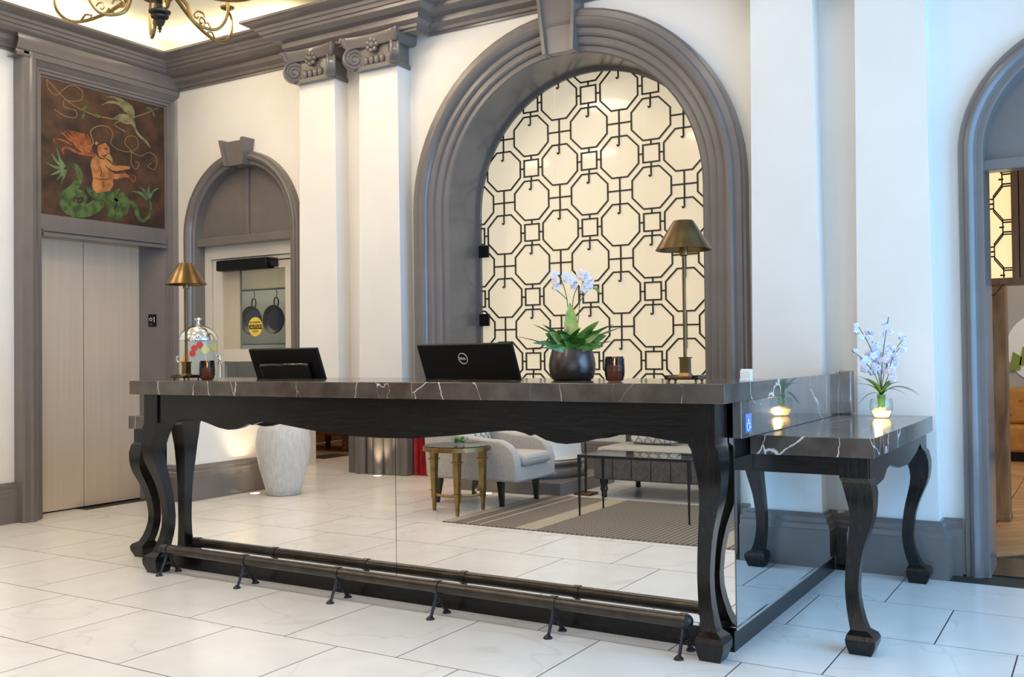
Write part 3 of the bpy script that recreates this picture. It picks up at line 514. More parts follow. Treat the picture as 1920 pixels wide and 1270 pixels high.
def cab_leg(par, xc, yc, ox, oy, ztop=None, m='bwood'):
    rows = []   # S-curve runs along the outward diagonal (ox, oy)
    for z, sft, hx, hy in LEG:
        if ztop: z = z * (.70 / .845) if z <= .845 else ztop; hy = min(hy, .058)
        x, y = xc + ox * sft, yc + oy * sft; rows.append([(x - hx, y - hy, z), (x + hx, y - hy, z), (x + hx, y + hy, z), (x - hx, y + hy, z)])
    b = MB().grid(rows, True); b.f.append((0, 1, 2, 3)); k = 4 * (len(rows) - 1); b.f.append((k + 3, k + 2, k + 1, k)); return b.build('leg', m, par, ang=22)
cab_leg(desk, -1.3525, 3.7165, 1, -1); cab_leg(desk, -4.60, 3.7165, -1, -1)
for x0, x1 in ((-4.665, -2.986), (-2.983, -1.277)): MB().box(x0, x1, YM, YM + .008, .108, 1.010).build('mirror_panel', 'mirror', desk, smooth=False)
MB().box(-1.283, -1.275, YM + .003, 5.53, .108, .78).build('mirror_panel', 'mirror', desk, smooth=False); MB().box(-4.675, -4.667, YM + .003, 5.53, .108, .78).build('mirror_panel', 'mirror', desk, smooth=False)
MB().box(-4.672, -1.273, YM - .004, YM + .01, .096, .108).build('mirror_rail', 'chrome', desk, smooth=False); MB().box(-1.285, -1.271, YM, 5.53, .096, .108).build('mirror_rail', 'chrome', desk, smooth=False)
MB().box(-1.2775, -1.2735, YM - .002, YM + .004, .108, .99).build('corner_strip', 'darkmet', desk, smooth=False)
MB().box(-4.66, -1.293, 3.826, 4.30, 0, .096).box(-1.40, -1.293, 4.30, 5.53, 0, .096).box(-4.66, -4.55, 4.30, 5.53, 0, .096).build('plinth', 'bwood_h', desk, smooth=False)
MB().box(-4.66, -1.29, 3.809, 4.0, .096, 1.009).box(-1.34, -1.284, 4.0, 5.53, .096, .86).box(-4.66, -4.62, 4.0, 5.53, .096, .86).build('carcass', 'black', desk, smooth=False)
MB().box(-4.62, -1.34, 4.0, 4.75, .72, .75).build('work_surface', 'bwood_h', desk, smooth=False)
for xa, xb, ye in ((-1.31, -1.242, 5.56), (-4.698, -4.63, 4.34)): MB().box(xa, xb, 3.80, ye, .861, 1.0865).build('side_slab', 'dslab', desk, smooth=False, bevel=.003)
MB().box(-1.262, -1.185, 5.50, 5.59, .862, 1.10).build('end_block', 'dslab', desk, bevel=.006)
ada = thing('access_sticker', 'blue wheelchair access sticker on the desk side', 'sticker', (-1.241, 3.885, .92))
MB().box(-1.2418, -1.2408, 3.848, 3.925, .882, .957).build('sticker', 'blue', ada, smooth=False)
def A(y, z): return (-1.2402, 3.8865 + y, .918 + z)
MB().tube([A(-.006, .030), A(-.006, .029)], .006, 8).tube([A(-.006, .020), A(-.004, .0), A(.012, .0), A(.018, -.020), A(.025, -.018)], .0028, 6).tube([A(-.005, .011), A(.008, .011)], .0022, 6).tube([A(-.006 + .017 * math.cos(a), -.012 + .017 * math.sin(a)) for a in [2.2 + i * .33 for i in range(13)]], .0022, 6).build('wheelchair_symbol', 'white', ada)
cb = thing('card_holder', 'small white acrylic card holder at the desk corner', 'card holder', (-1.275, 3.98, 1.087))
MB().box(-1.302, -1.254, 3.965, 3.995, 1.0872, 1.094).build('base', 'sheer', cb, smooth=False); MB().box(-1.302, -1.254, 3.985, 3.992, 1.094, 1.137).build('back', 'sheer', cb, smooth=False); MB().box(-1.300, -1.256, 3.968, 3.983, 1.094, 1.13).build('cards', 'white', cb, smooth=False)

# low console tables at both ends of the desk
def console(sx, label):
    xi = -1.277 if sx > 0 else -4.673; xo = -.779 if sx > 0 else -5.13; yf = 4.01 if sx > 0 else 3.90
    t = thing('console_table', label, 'table', ((xi + xo) / 2, 4.8, 0), 0, 'low console tables at the desk ends')
    x0, x1 = min(xi, xo), max(xi, xo)
    MB().box(x0, x1, yf, 5.53, .782, .861).build('tabletop', 'dmarble', t, bevel=.003)
    MB().box(x0 + .01, x1 - .05, yf + .045, yf + .07, .705, .782).build('apron', 'bwood_h', t, smooth=False)
    xs_ = xo - sx * .04
    py = [(4.06, .782), (5.50, .782), (5.50, .70), (5.42, .715), (5.36, .70), (5.30, .735), (5.18, .70), (4.95, .665), (4.70, .675), (4.50, .71), (4.42, .70), (4.34, .665), (4.22, .655), (4.12, .685), (4.06, .70)]
    MB().prism(py, 'x', xs_ - .012, xs_ + .012).build('side_apron', 'bwood_h', t, smooth=False)
    MB().box(min(xi, xi + sx * .03), max(xi, xi + sx * .03), 4.02, 5.52, .8615, .874).build('edge_strip', 'iron', t, smooth=False, bevel=.004)
    cab_leg(t, xo - sx * .085, yf + .075, sx, -1, .782); cab_leg(t, xo - sx * .085, 5.44, sx, 1, .782)
console(1, 'low dark marble console table at the right end of the desk'); console(-1, 'low dark marble console table at the far left end of the desk')

# foot rail
fr = thing('foot_rail', 'dark bronze tube foot rail on iron brackets along the desk front', 'foot rail', (-3.0, 3.69, 0))
MB().tube([(-4.545, 3.69, .138), (-1.46, 3.69, .138)], .027, 20).build('tube', 'iron', fr)
for x in (-4.55, -1.445): MB().sphere((x, 3.69, .138), .030, 16).build('end_cap', 'blackiron' if x > -2 else 'iron', fr)
for x in (-4.52, -3.91, -3.265, -2.66, -2.045, -1.455):
    br = MB().tube([(x - .014, 3.69, .138), (x + .014, 3.69, .138)], .031, 20).build('bracket', 'iron', fr)
    b = MB().tube([(x, 3.685, .115), (x, 3.668, .07), (x, 3.655, .045), (x, 3.64, .012)], [.009, .008, .0075, .007], 8).tube([(x, 3.695, .115), (x, 3.715, .07), (x, 3.735, .04), (x, 3.755, .012)], [.009, .008, .0075, .007], 8).tube([(x, 3.66, .055), (x, 3.69, .062), (x, 3.725, .055)], .006, 6)
    b.lathe([(.02, 0), (.019, .006), (.01, .014), (.004, .02)], (x, 3.632, 0), 12).lathe([(.02, 0), (.019, .006), (.01, .014), (.004, .02)], (x, 3.763, 0), 12)
    b.build('bracket_legs', 'blackiron', br)

# ------------------------------------------------------------------ THINGS ON THE DESK
def lamp(x, y, label):
    t = thing('table_lamp', label, 'lamp', (x, y, 1.087), 0, 'brass table lamps on the desk')
    MB().box(x - .075, x + .075, y - .045, y + .045, 1.098, 1.112).box(x - .05, x + .05, y - .07, y + .07, 1.098, 1.112).build('base', 'brass', t, bevel=.003)
    for sx in (-1, 1):
        MB().sphere((x + sx * .058, y - .035, 1.0937), .0065, 10).build('foot', 'gold', t); MB().sphere((x + sx * .058, y + .035, 1.0937), .0065, 10).build('foot', 'gold', t); MB().box(x + sx * .06 - .014, x + sx * .06 + .014, y - .048, y + .048, 1.0985, 1.116).build('base_end', 'blackg', t, bevel=.002)
    MB().box(x - .018, x + .018, y - .018, y + .018, 1.112, 1.185).box(x - .022, x + .022, y - .022, y + .022, 1.185, 1.19).frustum((x - .026, x + .026, y - .026, y + .026), 1.112, (x - .018, x + .018, y - .018, y + .018), 1.125).build('column', 'brass', t, smooth=False)
    MB().tube([(x, y, 1.19), (x, y, 1.61)], .0075, 12).build('pole', 'brass', t); MB().lathe([(.012, 1.605), (.018, 1.61), (.016, 1.65), (.012, 1.655)], (x, y, 0), 16).build('socket', 'gold', t)
    MB().lathe([(.114, 1.630), (.116, 1.632), (.0435, 1.748), (.040, 1.752), (.0, 1.753)], (x, y, 0), 40, False).lathe([(.111, 1.632), (.041, 1.745), (0, 1.748)], (x, y, 0), 40, False).build('shade', 'brass', t, ang=30)
    MB().sphere((x, y, 1.675), .018, 10).build('bulb', 'bulb', t); point('lamp_light', (x, y, 1.66), 2.2, (1.0, .66, .34), .02, t)
lamp(-1.475, 3.80, 'brass table lamp at the right end of the desk'); lamp(-4.475, 3.79, 'brass table lamp at the left end of the desk')
def candle(x, y, label):
    t = thing('candle_holder', label, 'candle', (x, y, 1.087), 0, 'smoked glass candle holders')
    MB().lathe([(.026, .0005), (.034, .006), (.040, .03), (.0405, .06), (.038, .108), (.036, .108), (.0385, .06), (.038, .03), (.03, .009), (.0, .008)], (x, y, 1.087), 32, False).build('glass_cup', 'dglass', t)
    b = MB()
    for k in range(24): a = 2 * PI * k / 24; b.tube([(x + r * math.cos(a), y + r * math.sin(a), 1.087 + z) for r, z in ((.035, .006), (.0412, .03), (.0417, .06), (.0395, .1))], .0012, 4)
    for z, r in ((.02, .0395), (.04, .0415), (.06, .0417), (.078, .041)): b.tube([(x + r * math.cos(2 * PI * k / 32), y + r * math.sin(2 * PI * k / 32), 1.087 + z) for k in range(33)], .001, 4)
    b.build('wire_mesh', 'blackiron', t)
    MB().lathe([(.030, .010), (.031, .012), (.031, .066), (.029, .07), (.004, .068)], (x, y, 1.087), 24).build('wax', 'candle', t)
    MB().lathe([(.001, .068), (.0035, .076), (.0045, .083), (.002, .093), (.0003, .1)], (x, y, 1.087), 10).build('flame', 'flame', t); point('candle_light', (x, y, 1.087 + .1), .35, (1, .55, .2), .01, t)
candle(-1.795, 3.80, 'smoked glass candle holder beside the orchid pot'); candle(-4.315, 3.80, 'smoked glass candle holder beside the left brass lamp')

def leaf(b, base, az, L, w, rise, droop, n=8, fold=.25):
    bx, by, bz = base; rows = []
    for i in range(n + 1):
        t = i / n; r = L * t * math.cos(rise * (1 - t * .5)); z = L * t * math.sin(rise) - droop * t * t * L; ww = w * math.sin(PI * min(1, .08 + t * .92)) ** .7 if t < 1 else .0004
        c = Vector((bx + r * math.cos(az), by + r * math.sin(az), bz + z)); sd = Vector((-math.sin(az), math.cos(az), 0)); rows.append([tuple(c + sd * ww + Vector((0, 0, ww * fold))), tuple(c), tuple(c - sd * ww + Vector((0, 0, ww * fold)))])
    b.grid(rows); return b
def blossom(par, name, c, face, r, m, npet=5, tilt=0.0):
    b = MB(); f = Vector(face).normalized(); u = f.cross(Vector((0, 0, 1))).normalized(); v = u.cross(f)
    for k in range(npet):
        a = 2 * PI * k / npet + tilt; d = u * math.cos(a) + v * math.sin(a); s = f.cross(d); C = Vector(c); pw = r * .44
        ring_ = [C + f * .002, C + d * r * .35 + s * pw * .8 + f * .004, C + d * r * .8 + s * pw * .75 + f * .002, C + d * r - f * .002, C + d * r * .8 - s * pw * .75 + f * .002, C + d * r * .35 - s * pw * .8 + f * .004]
        b.add(ring_ + [C + d * r * .55 + f * .006], [(i, (i + 1) % 6, 6) for i in range(6)])
    b.sphere(tuple(Vector(c) + f * .006), r * .13, 6); return b.build(name, m, par, ang=60)

# potted orchid
PX, PY = -2.105, 4.0
po = thing('potted_orchid', 'white orchid and variegated foliage in a round bronze pot on the desk', 'potted plant', (PX, PY, 1.087))
MB().lathe([(.084, .0), (.097, .008), (.106, .04), (.1085, .07), (.105, .10), (.097, .13), (.092, .143), (.089, .143), (.092, .125), (.09, .115), (.0, .112)], (PX, PY, 1.087), 48, False).build('pot', 'pot', po, ang=50)
MB().lathe([(.09, .118), (.06, .128), (.0, .132)], (PX, PY, 1.087), 24, False).build('soil', 'darkleg', po)
rnd = random.Random(3)
for k in range(40):
    az = rnd.uniform(0, 2 * PI); L = rnd.uniform(.09, .15); b = MB(); leaf(b, (PX + rnd.uniform(-.03, .03), PY + rnd.uniform(-.03, .03), 1.215), az, L, rnd.uniform(.016, .028), rnd.uniform(.5, 1.2), rnd.uniform(.0, .3)); b.build('leaf', 'leaf', po, ang=80)
# camera-right direction in plan is (0.855,0.519): large leaves
for az, L, w, ri, dr_, m in ((math.radians(31), .03, 0, 0, 0, None), (math.radians(-20), .20, .036, .85, .05, 'leafv'), (math.radians(0), .23, .036, .70, .1, 'leaf'), (math.radians(20), .24, .036, .62, .12, 'leaf'), (math.radians(235), .17, .034, .95, .05, 'leafv'), (math.radians(212), .20, .034, .9, .12, 'leaf'), (math.radians(270), .15, .034, .9, .1, 'leaf'), (math.radians(300), .14, .032, .7, .1, 'leaf'), (math.radians(215), .27, .018, .35, .05, 'leaf'), (math.radians(195), .22, .02, .25, .15, 'leaf'), (math.radians(20), .2, .03, .4, .15, 'leaf')):
    if m: b = MB(); leaf(b, (PX, PY, 1.215), az, L, w, ri, dr_, 10); b.build('leaf', m, po, ang=80)
# upright variegated leaf facing the room
ub = MB(); rows = []
for i in range(11):
    t = i / 10; w = .034 * math.sin(PI * min(1, .1 + .9 * t)) ** .8 if t < 1 else .0005; c = Vector((PX + .015 - .015 * t, PY - .02 + .008 * t, 1.22 + .225 * t)); sd = Vector((.855, .519, 0)); rows.append([tuple(c - sd * w + Vector((.002, -.006, 0))), tuple(c), tuple(c + sd * w + Vector((.002, -.006, 0)))])
ub.grid(rows).build('leaf', 'leafv', po, ang=80)
def facing_leaf(ang, L, w, bend, d, m):
    rows = []; x = z = 0.0; a = ang; st = L / 10
    for i in range(11):
        t = i / 10; ww = w * math.sin(PI * min(1, .12 + .88 * t)) ** .8 if t < 1 else .0005; dx, dz = math.sin(a), math.cos(a)
        def Pt(s_, y_, z_): return (PX + .855 * s_ - .519 * y_, PY + .519 * s_ + .855 * y_, 1.222 + z_)
        y = d - .05 * t; rows.append([Pt(x - dz * ww, y - ww * .3, z + dx * ww), Pt(x, y, z), Pt(x + dz * ww, y - ww * .3, z - dx * ww)])
        x += dx * st; z += dz * st; a += bend / 10
    MB().grid(rows).build('leaf', m, po, ang=80)
for ang, L, w, bd, d, m in ((.75, .16, .026, .5, -.03, 'leafv'), (1.0, .17, .028, .35, -.01, 'leaf'), (.85, .15, .026, .7, .0, 'leaf'), (-.75, .14, .024, -.3, -.03, 'leafv'), (-.9, .15, .026, -.2, .0, 'leaf'), (-1.1, .19, .014, -.6, -.01, 'leaf'), (-.5, .12, .024, -.6, -.02, 'leaf'), (.45, .12, .022, .5, -.04, 'leaf'), (1.25, .14, .018, .4, -.04, 'leaf'), (-1.25, .13, .016, -.4, -.04, 'leaf'), (.2, .10, .022, .9, -.05, 'leaf'), (-.25, .10, .02, -.9, -.05, 'leaf'), (1.3, .09, .014, .3, -.06, 'leaf'), (-1.35, .10, .014, -.3, -.06, 'leaf')): facing_leaf(ang, L, w, bd, d, m)
def R2(s, d, z): return (PX + .855 * s - .519 * d, PY + .519 * s + .855 * d, z)   # s to the right, d away
for pts in ([(-.0, 0, 1.2), (-.012, 0, 1.33), (-.02, 0, 1.46), (-.045, 0, 1.55), (-.075, 0, 1.585)], [(.005, 0, 1.2), (.0, 0, 1.35), (.01, 0, 1.47), (.03, 0, 1.53), (-.01, 0, 1.565)], [(.01, 0, 1.2), (.03, 0, 1.36), (.045, 0, 1.5), (.06, 0, 1.545), (.10, 0, 1.525)], [(-.02, 0, 1.46), (-.05, 0, 1.49), (-.085, 0, 1.515)], [(.04, 0, 1.45), (.075, 0, 1.50), (.105, 0, 1.515), (.12, 0, 1.505)]): MB().tube([R2(*p) for p in smoothp(pts, 4)], .0022, 5).build('stem', 'stem', po)
for s, d, z, r, ti in ((-.078, -.01, 1.575, .026, .2), (-.074, -.014, 1.545, .026, .9), (-.068, -.01, 1.52, .024, .4), (-.022, -.015, 1.565, .027, .1), (-.005, -.02, 1.55, .027, .7), (.012, -.01, 1.525, .022, .5), (.045, -.02, 1.575, .030, .3), (.065, -.022, 1.56, .032, .8), (.078, -.02, 1.53, .028, .1), (.062, -.015, 1.512, .026, 1.0), (.085, -.012, 1.545, .026, .5)):
    blossom(po, 'flower', R2(s, d, z), (.25 + rnd.uniform(-.4, .4), -.9, rnd.uniform(-.1, .3)), r, 'petal', 5, ti)
for s, z in ((.105, 1.512), (.115, 1.508), (.122, 1.50), (-.085, 1.515)): MB().sphere(R2(s, -.005, z), .006, 6, 1.3).build('bud', 'leafv', po)
for s, z0, z1 in ((-.022, 1.30, 1.34), (.012, 1.27, 1.315)): MB().tube([R2(s - .008, -.02, z0), R2(s, -.022, (z0 + z1) / 2), R2(s + .002, -.02, z1)], [.003, .008, .002], 6).build('tag_petal', mat('pink_bract', (.5, .2, .22), .5), po)

# monitors
def monitor(name, label, c, rz, w, h, th, pod, logo):
    t = thing(name, label, 'monitor', (c[0], c[1], .75), rz); T = math.radians(22)
    def P(x, d, z):  # local: x right, d toward the guest (-y), z up the panel, pivot at panel bottom
        y = -d * math.cos(T) - z * math.sin(T); zz = z * math.cos(T) - d * math.sin(T); return (x, y, zz + c[2] - .75)
    def slab(x0, x1, d0, d1, z0, z1): return [P(x0, d0, z0), P(x1, d0, z0), P(x1, d1, z0), P(x0, d1, z0), P(x0, d0, z1), P(x1, d0, z1), P(x1, d1, z1), P(x0, d1, z1)]
    F = [(0, 3, 2, 1), (4, 5, 6, 7), (0, 1, 5, 4), (1, 2, 6, 5), (2, 3, 7, 6), (3, 0, 4, 7)]
    MB().add(slab(-w / 2, w / 2, 0, th, 0, h), F).build('housing', 'black', t, local=True, bevel=.004); MB().add(slab(-w / 2 + .012, w / 2 - .012, -.002, .001, .012, h - .012), F).build('screen', 'blackg', t, local=True, smooth=False)
    if pod: MB().add(slab(-w * .36, w * .36, th, th + .028, .02, h * .74), F).build('rear_cover', 'blackg', t, local=True, bevel=.014)
    else: MB().add(slab(-.06, .06, th, th + .004, .06, .16), F).build('mount_plate', 'black', t, local=True, smooth=False)
    MB().box(-.03, .03, -.02, .05, .005, c[2] - .75 + .10).build('stand', 'black', t, local=True, smooth=False, bevel=.005); MB().box(-.12, .12, -.09, .12, .0, .012).build('stand_base', 'black', t, local=True, bevel=.004)
    if logo:
        R = .028; lx = -.015; lz = h - .075
        MB().tube([P(lx + R * math.cos(2 * PI * i / 36), th + .0008, lz + R * math.sin(2 * PI * i / 36)) for i in range(37)], .0016, 5).build('logo_ring', 'white', t, local=True)
        for ch, dx, ro in (('D', -.0155, 0), ('E', -.0055, -.55), ('L', .006, 0), ('L', .0145, 0)):
            me = text_mesh(ch, .019); me.materials.clear(); me.materials.append(M['white']); o = link('logo_letter', me, None, (0, 0, 0)); o.parent = t; o.location = P(lx + dx, th + .001, lz); o.rotation_euler = (PI / 2 + T, 0, 0)
            if ro: o.rotation_euler = (Matrix.Rotation(PI / 2 + T, 3, 'X') @ Matrix.Rotation(.5, 3, 'Z')).to_euler()
    return t
monitor('computer_monitor', 'wide black monitor with white round logo seen from behind at desk centre', (-2.70, 4.14, .94), math.radians(-5), .60, .355, .02, False, True)
monitor('touch_terminal', 'black tilted touch terminal with thick rear cover at the left of the desk', (-3.95, 4.14, .98), math.radians(0), .52, .305, .02, True, False)

# glass drink dispenser on the left console table
DX, DY = -4.90, 4.245
dd = thing('drink_dispenser', 'glass drink dispenser with chrome lid and fruit slices behind the desk', 'dispenser', (DX, DY, .861))
MB().lathe([(.09, .0), (.10, .004), (.10, .05), (.085, .055)], (DX, DY, .861), 32).build('base', 'chrome', dd)
MB().lathe([(.10, .055), (.116, .08), (.118, .44), (.112, .475), (.10, .50)], (DX, DY, .861), 40, False).build('jar', 'glass', dd)
MB().lathe([(.10, .06), (.112, .085), (.113, .455), (.0, .455)], (DX, DY, .861), 32, False).build('drink', 'water', dd)
MB().lathe([(.119, .462), (.119, .472), (.108, .505), (.082, .535), (.04, .553), (.016, .558), (.010, .566), (.010, .582), (.022, .590), (.022, .602), (.01, .608), (0, .609)], (DX, DY, .861), 40, False).build('lid', 'chrome', dd)
MB().tube([(DX - .06, DY - .10, .93), (DX - .085, DY - .15, .935), (DX - .085, DY - .15, .91)], .012, 8).build('tap', 'chrome', dd)
for s in (-1, 1): MB().tube([(DX + s * .1, DY + s * .06, 1.22), (DX + s * .113, DY + s * .070, 1.222), (DX + s * .115, DY + s * .072, 1.195), (DX + s * .102, DY + s * .062, 1.185)], .006, 6).build('ear_handle', 'chrome', dd)
for s, z, r, m in ((.04, 1.262, .026, 'lemon'), (.092, 1.275, .022, 'lemon'), (.008, 1.292, .021, 'straw'), (-.024, 1.272, .019, 'straw'), (-.035, 1.240, .019, 'straw'), (-.075, 1.215, .022, 'orange'), (-.09, 1.18, .02, 'orange'), (.03, 1.05, .022, 'lemon')):
    dpt = math.sqrt(.1145 ** 2 - s * s); f = MB().lathe([(r, -.002), (r, .002)], (0, 0, 0), 18); o = f.build('fruit_slice', m, dd, local=True); o.location = Vector((DX + .655 * s + .756 * dpt, DY + .756 * s - .655 * dpt, z)) - ORG[dd.name]; o.rotation_euler = (PI / 2, 0, math.radians(49) + math.asin(s / .1145))

# glowing vase with lilac orchids on the right console
VX, VY = -.985, 5.27
vs = thing('glass_vase', 'waisted clear glass vase glowing with amber water on the console table', 'vase', (VX, VY, .861))
MB().lathe([(.0, .004), (.034, .004), (.040, .012), (.053, .045), (.055, .06), (.053, .085), (.048, .098), (.050, .100), (.056, .086), (.058, .06), (.056, .045), (.042, .006), (.036, .0), (.0, .0)], (VX, VY, .861), 36, False).build('glass', 'glass', vs)
MB().lathe([(.0, .006), (.033, .006), (.039, .014), (.048, .036), (.0, .036)], (VX, VY, .861), 28, False).build('water', 'glow', vs)
for k in range(14): a = k * 2.4; r = .010 + .034 * ((k * 7) % 5) / 5; MB().sphere((VX + r * math.cos(a), VY + r * math.sin(a), .861 + .042 + .006 * (k % 3)), .008, 6, .7).build('pebble', 'pebble', vs)
point('vase_glow', (VX, VY - .08, .861 + .03), 1.3, (1, .66, .28), .02, vs)
oa = thing('orchid_spray', 'spray of pale lilac orchids standing in the glowing vase', 'flowers', (VX, VY, .905))
def V2(s, d, z): return (VX + .855 * s - .519 * d, VY + .519 * s + .855 * d, .861 + z)
MB().tube([V2(0, 0, .045), V2(0, 0, .12)], [.014, .022], 8).build('stem_bundle', 'leaf', oa)
SP = [[(0, 0, .13), (.005, 0, .25), (.02, 0, .38), (.045, 0, .52)], [(0, 0, .13), (-.02, 0, .26), (-.06, 0, .38), (-.11, 0, .47)], [(0, 0, .13), (.02, 0, .24), (.07, 0, .34), (.13, 0, .42)], [(0, 0, .13), (-.03, 0, .22), (-.09, 0, .30), (-.15, 0, .35)], [(0, 0, .13), (0, .02, .25), (-.02, .03, .36), (-.05, .03, .45)], [(0, 0, .13), (.03, -.02, .22), (.05, -.02, .30), (.09, -.02, .36)]]
rn = random.Random(11)
for pts in SP:
    P_ = smoothp(pts, 6); MB().tube([V2(*p) for p in P_], .0022, 5).build('stem', 'stem', oa)
    for i in range(6, len(P_), 1):
        if rn.random() < .8:
            p = P_[i]; r = .029 - .013 * (i / len(P_)); c = V2(p[0] + rn.uniform(-.026, .026), p[1] + rn.uniform(-.02, .02), p[2] + rn.uniform(-.02, .02)); blossom(oa, 'flower', c, (rn.uniform(-.2, .9), -1, rn.uniform(-.4, .5)), r, 'petalb', 5, rn.uniform(0, 1))
for az, L, w, ri, dr_ in ((20, .20, .013, 1.0, .75), (35, .23, .011, .9, .8), (205, .13, .012, .8, 1.1), (215, .16, .014, 1.1, .5), (240, .15, .017, 1.2, .3), (60, .15, .015, 1.2, .3), (10, .15, .012, 1.15, .9), (190, .14, .013, 1.25, .2), (330, .14, .014, 1.2, .4)):
    b = MB(); leaf(b, (VX, VY, .975), math.radians(az), L, w, ri, dr_, 10); b.build('leaf', 'leaf', oa, ang=80)

# ------------------------------------------------------------------ LOUNGE SEEN IN THE MIRROR
# armchair facing +x
ac = thing('armchair', 'light grey linen tub armchair with dark tapered legs in the lounge', 'armchair', (-4.39, .78, 0))
MB().box(-4.72, -3.93, .50, 1.07, .205, .33).build('seat_base', 'linen', ac, bevel=.02); MB().box(-4.62, -3.90, .57, 1.00, .33, .425).build('seat_cushion', 'linen', ac, bevel=.035)
for y0 in (.455, 1.005):
    prf = [(-4.74, .21), (-3.93, .21), (-3.925, .36), (-3.95, .44), (-4.00, .50), (-4.08, .535), (-4.25, .545), (-4.45, .57), (-4.74, .70)]
    MB().prism(prf, 'y', y0, y0 + .085).build('arm', 'linen', ac, bevel=.02)
MB().prism([(-4.80, .21), (-4.66, .21), (-4.64, .45), (-4.68, .80), (-4.80, .82), (-4.84, .80)], 'y', .46, 1.085).build('backrest', 'linen', ac, bevel=.03)
for x, y, lx in ((-4.10, 1.043, .01), (-4.70, 1.025, -.03), (-4.68, .51, -.03), (-4.07, .55, .01)): MB().frustum((x + lx - .014, x + lx + .014, y - .014, y + .014), 0, (x - .024, x + .024, y - .024, y + .024), .21).build('leg', 'darkleg', ac, smooth=False)
def pillow(name, label, c, w, h, rz, rx, grp):
    t = thing(name, label, 'cushion', c, rz, grp); rows = []; n = 12
    for j in range(n + 1):
        v = -1 + 2 * j / n; rows.append([(w / 2 * (u * (1 - .08 * v * v)), 0, h / 2 * (v * (1 - .08 * u * u))) for u in [-1 + 2 * i / n for i in range(n + 1)]])
    def puff(s): return [[(x, s * .065 * (max(0, 1 - (2 * x / w) ** 2) * max(0, 1 - (2 * z / h) ** 2)) ** .45, z) for x, y, z in r] for r in rows]
    b = MB().grid(puff(-1)).grid(puff(1)); o = b.build('cushion_body', 'pillow', t, local=True, ang=80); o.rotation_euler = (rx, 0, 0)
    pb = MB()
    for s in (-1, 1):
        for i in range(5):
            for j in range(3):
                cx, cz = -w * .4 + i * w * .2, -h * .33 + j * h * .33
                pts = []
                for k in range(17):
                    a = 2 * PI * k / 16; rr = 1 + .22 * math.cos(4 * a); x, z = cx + w * .088 * rr * math.cos(a), cz + h * .15 * rr * math.sin(a); y = s * (.066 * (max(0, 1 - (2 * x / w) ** 2) * max(0, 1 - (2 * z / h) ** 2)) ** .45 + .001); pts.append((x, y, z))
                pb.tube(pts, .004, 5)
    q = pb.build('trellis_pattern', 'pillowp', t, local=True); q.rotation_euler = (rx, 0, 0)
pillow('throw_pillow', 'cream trellis pillow leaning in the grey armchair', (-4.50, .78, .55), .42, .28, PI / 2 - .1, -.25, 'trellis pillows')
# sofa
so = thing('sofa', 'charcoal sofa with channelled front and turned legs in the lounge', 'sofa', (-2.75, -.22, 0))
MB().box(-3.70, -1.80, -.62, .20, .155, .34).build('base', 'sofa', so, bevel=.015)
for k in range(11): MB().box(-3.695 + k * .172, -3.695 + k * .172 + .168, .19, .215, .16, .385).build('front_channel', 'sofa', so, bevel=.011)
MB().box(-3.68, -1.82, -.40, .20, .345, .425).build('seat_cushion', 'sofal', so, bevel=.03); MB().box(-3.70, -1.80, -.66, -.40, .30, .86).build('backrest', 'sofa', so, bevel=.05)
for x in (-3.63, -1.87):
    for y in (.15, -.55): MB().lathe([(.02, 0), (.025, .01), (.022, .04), (.034, .07), (.026, .10), (.036, .13), (.036, .158)], (x, y, 0), 16).build('leg', 'darkleg', so)
MB().lathe([(.02, 0), (.025, .01), (.022, .04), (.034, .07), (.026, .10), (.036, .13), (.036, .158)], (-2.75, .15, 0), 16).build('leg', 'darkleg', so)
pillow('throw_pillow', 'cream trellis pillow lying on the charcoal sofa', (-3.30, -.20, .555), .44, .26, 0, .45, 'trellis pillows')
# side table
sd = thing('side_table', 'round side table with brass legs and dark glass top beside the armchair', 'side table', (-4.29, 1.37, 0))
MB().lathe([(.262, .478), (.266, .480), (.266, .512), (.262, .514)], (-4.29, 1.37, 0), 48).build('rim', 'gold', sd); MB().lathe([(.255, .513), (.258, .515), (.258, .520), (.0, .520)], (-4.29, 1.37, 0), 48).build('top', 'blackg', sd)
for x, y in ((-4.17, 1.549), (-4.50, 1.385), (-4.175, 1.19)):
    MB().frustum((x - .010, x + .010, y - .010, y + .010), 0, (x - .013, x + .013, y - .013, y + .013), .10).frustum((x - .017, x + .017, y - .017, y + .017), .10, (x - .026, x + .026, y - .026, y + .026), .48).build('leg', 'gold', sd, smooth=False)
    MB().box(x - .034, x + .034, y - .034, y + .034, .40, .408).box(x - .026, x + .026, y - .026, y + .026, .16, .166).build('collar', 'gold', sd, smooth=False)
    MB().tube([(x, y, .125), ((x - 4.29) / 2 + (x + 4.29) * 0, (y + 1.37) / 2, .115), (-4.29, 1.37, .12)], .011, 6).build('stretcher', 'gold', sd)
bo = thing('glass_bowl', 'small clear bowl with greenery on the round side table', 'bowl', (-4.26, 1.38, .52))
MB().lathe([(.025, 0), (.035, .004), (.06, .03), (.068, .06), (.066, .06), (.055, .03), (.03, .008), (0, .006)], (-4.26, 1.38, .5205), 28, False).build('bowl', 'glass', bo)
for k in range(7): MB().sphere((-4.26 + .03 * math.cos(k), 1.38 + .03 * math.sin(k), .55 + .01 * (k % 3)), .016, 8).build('moss_ball', 'leaf', bo)
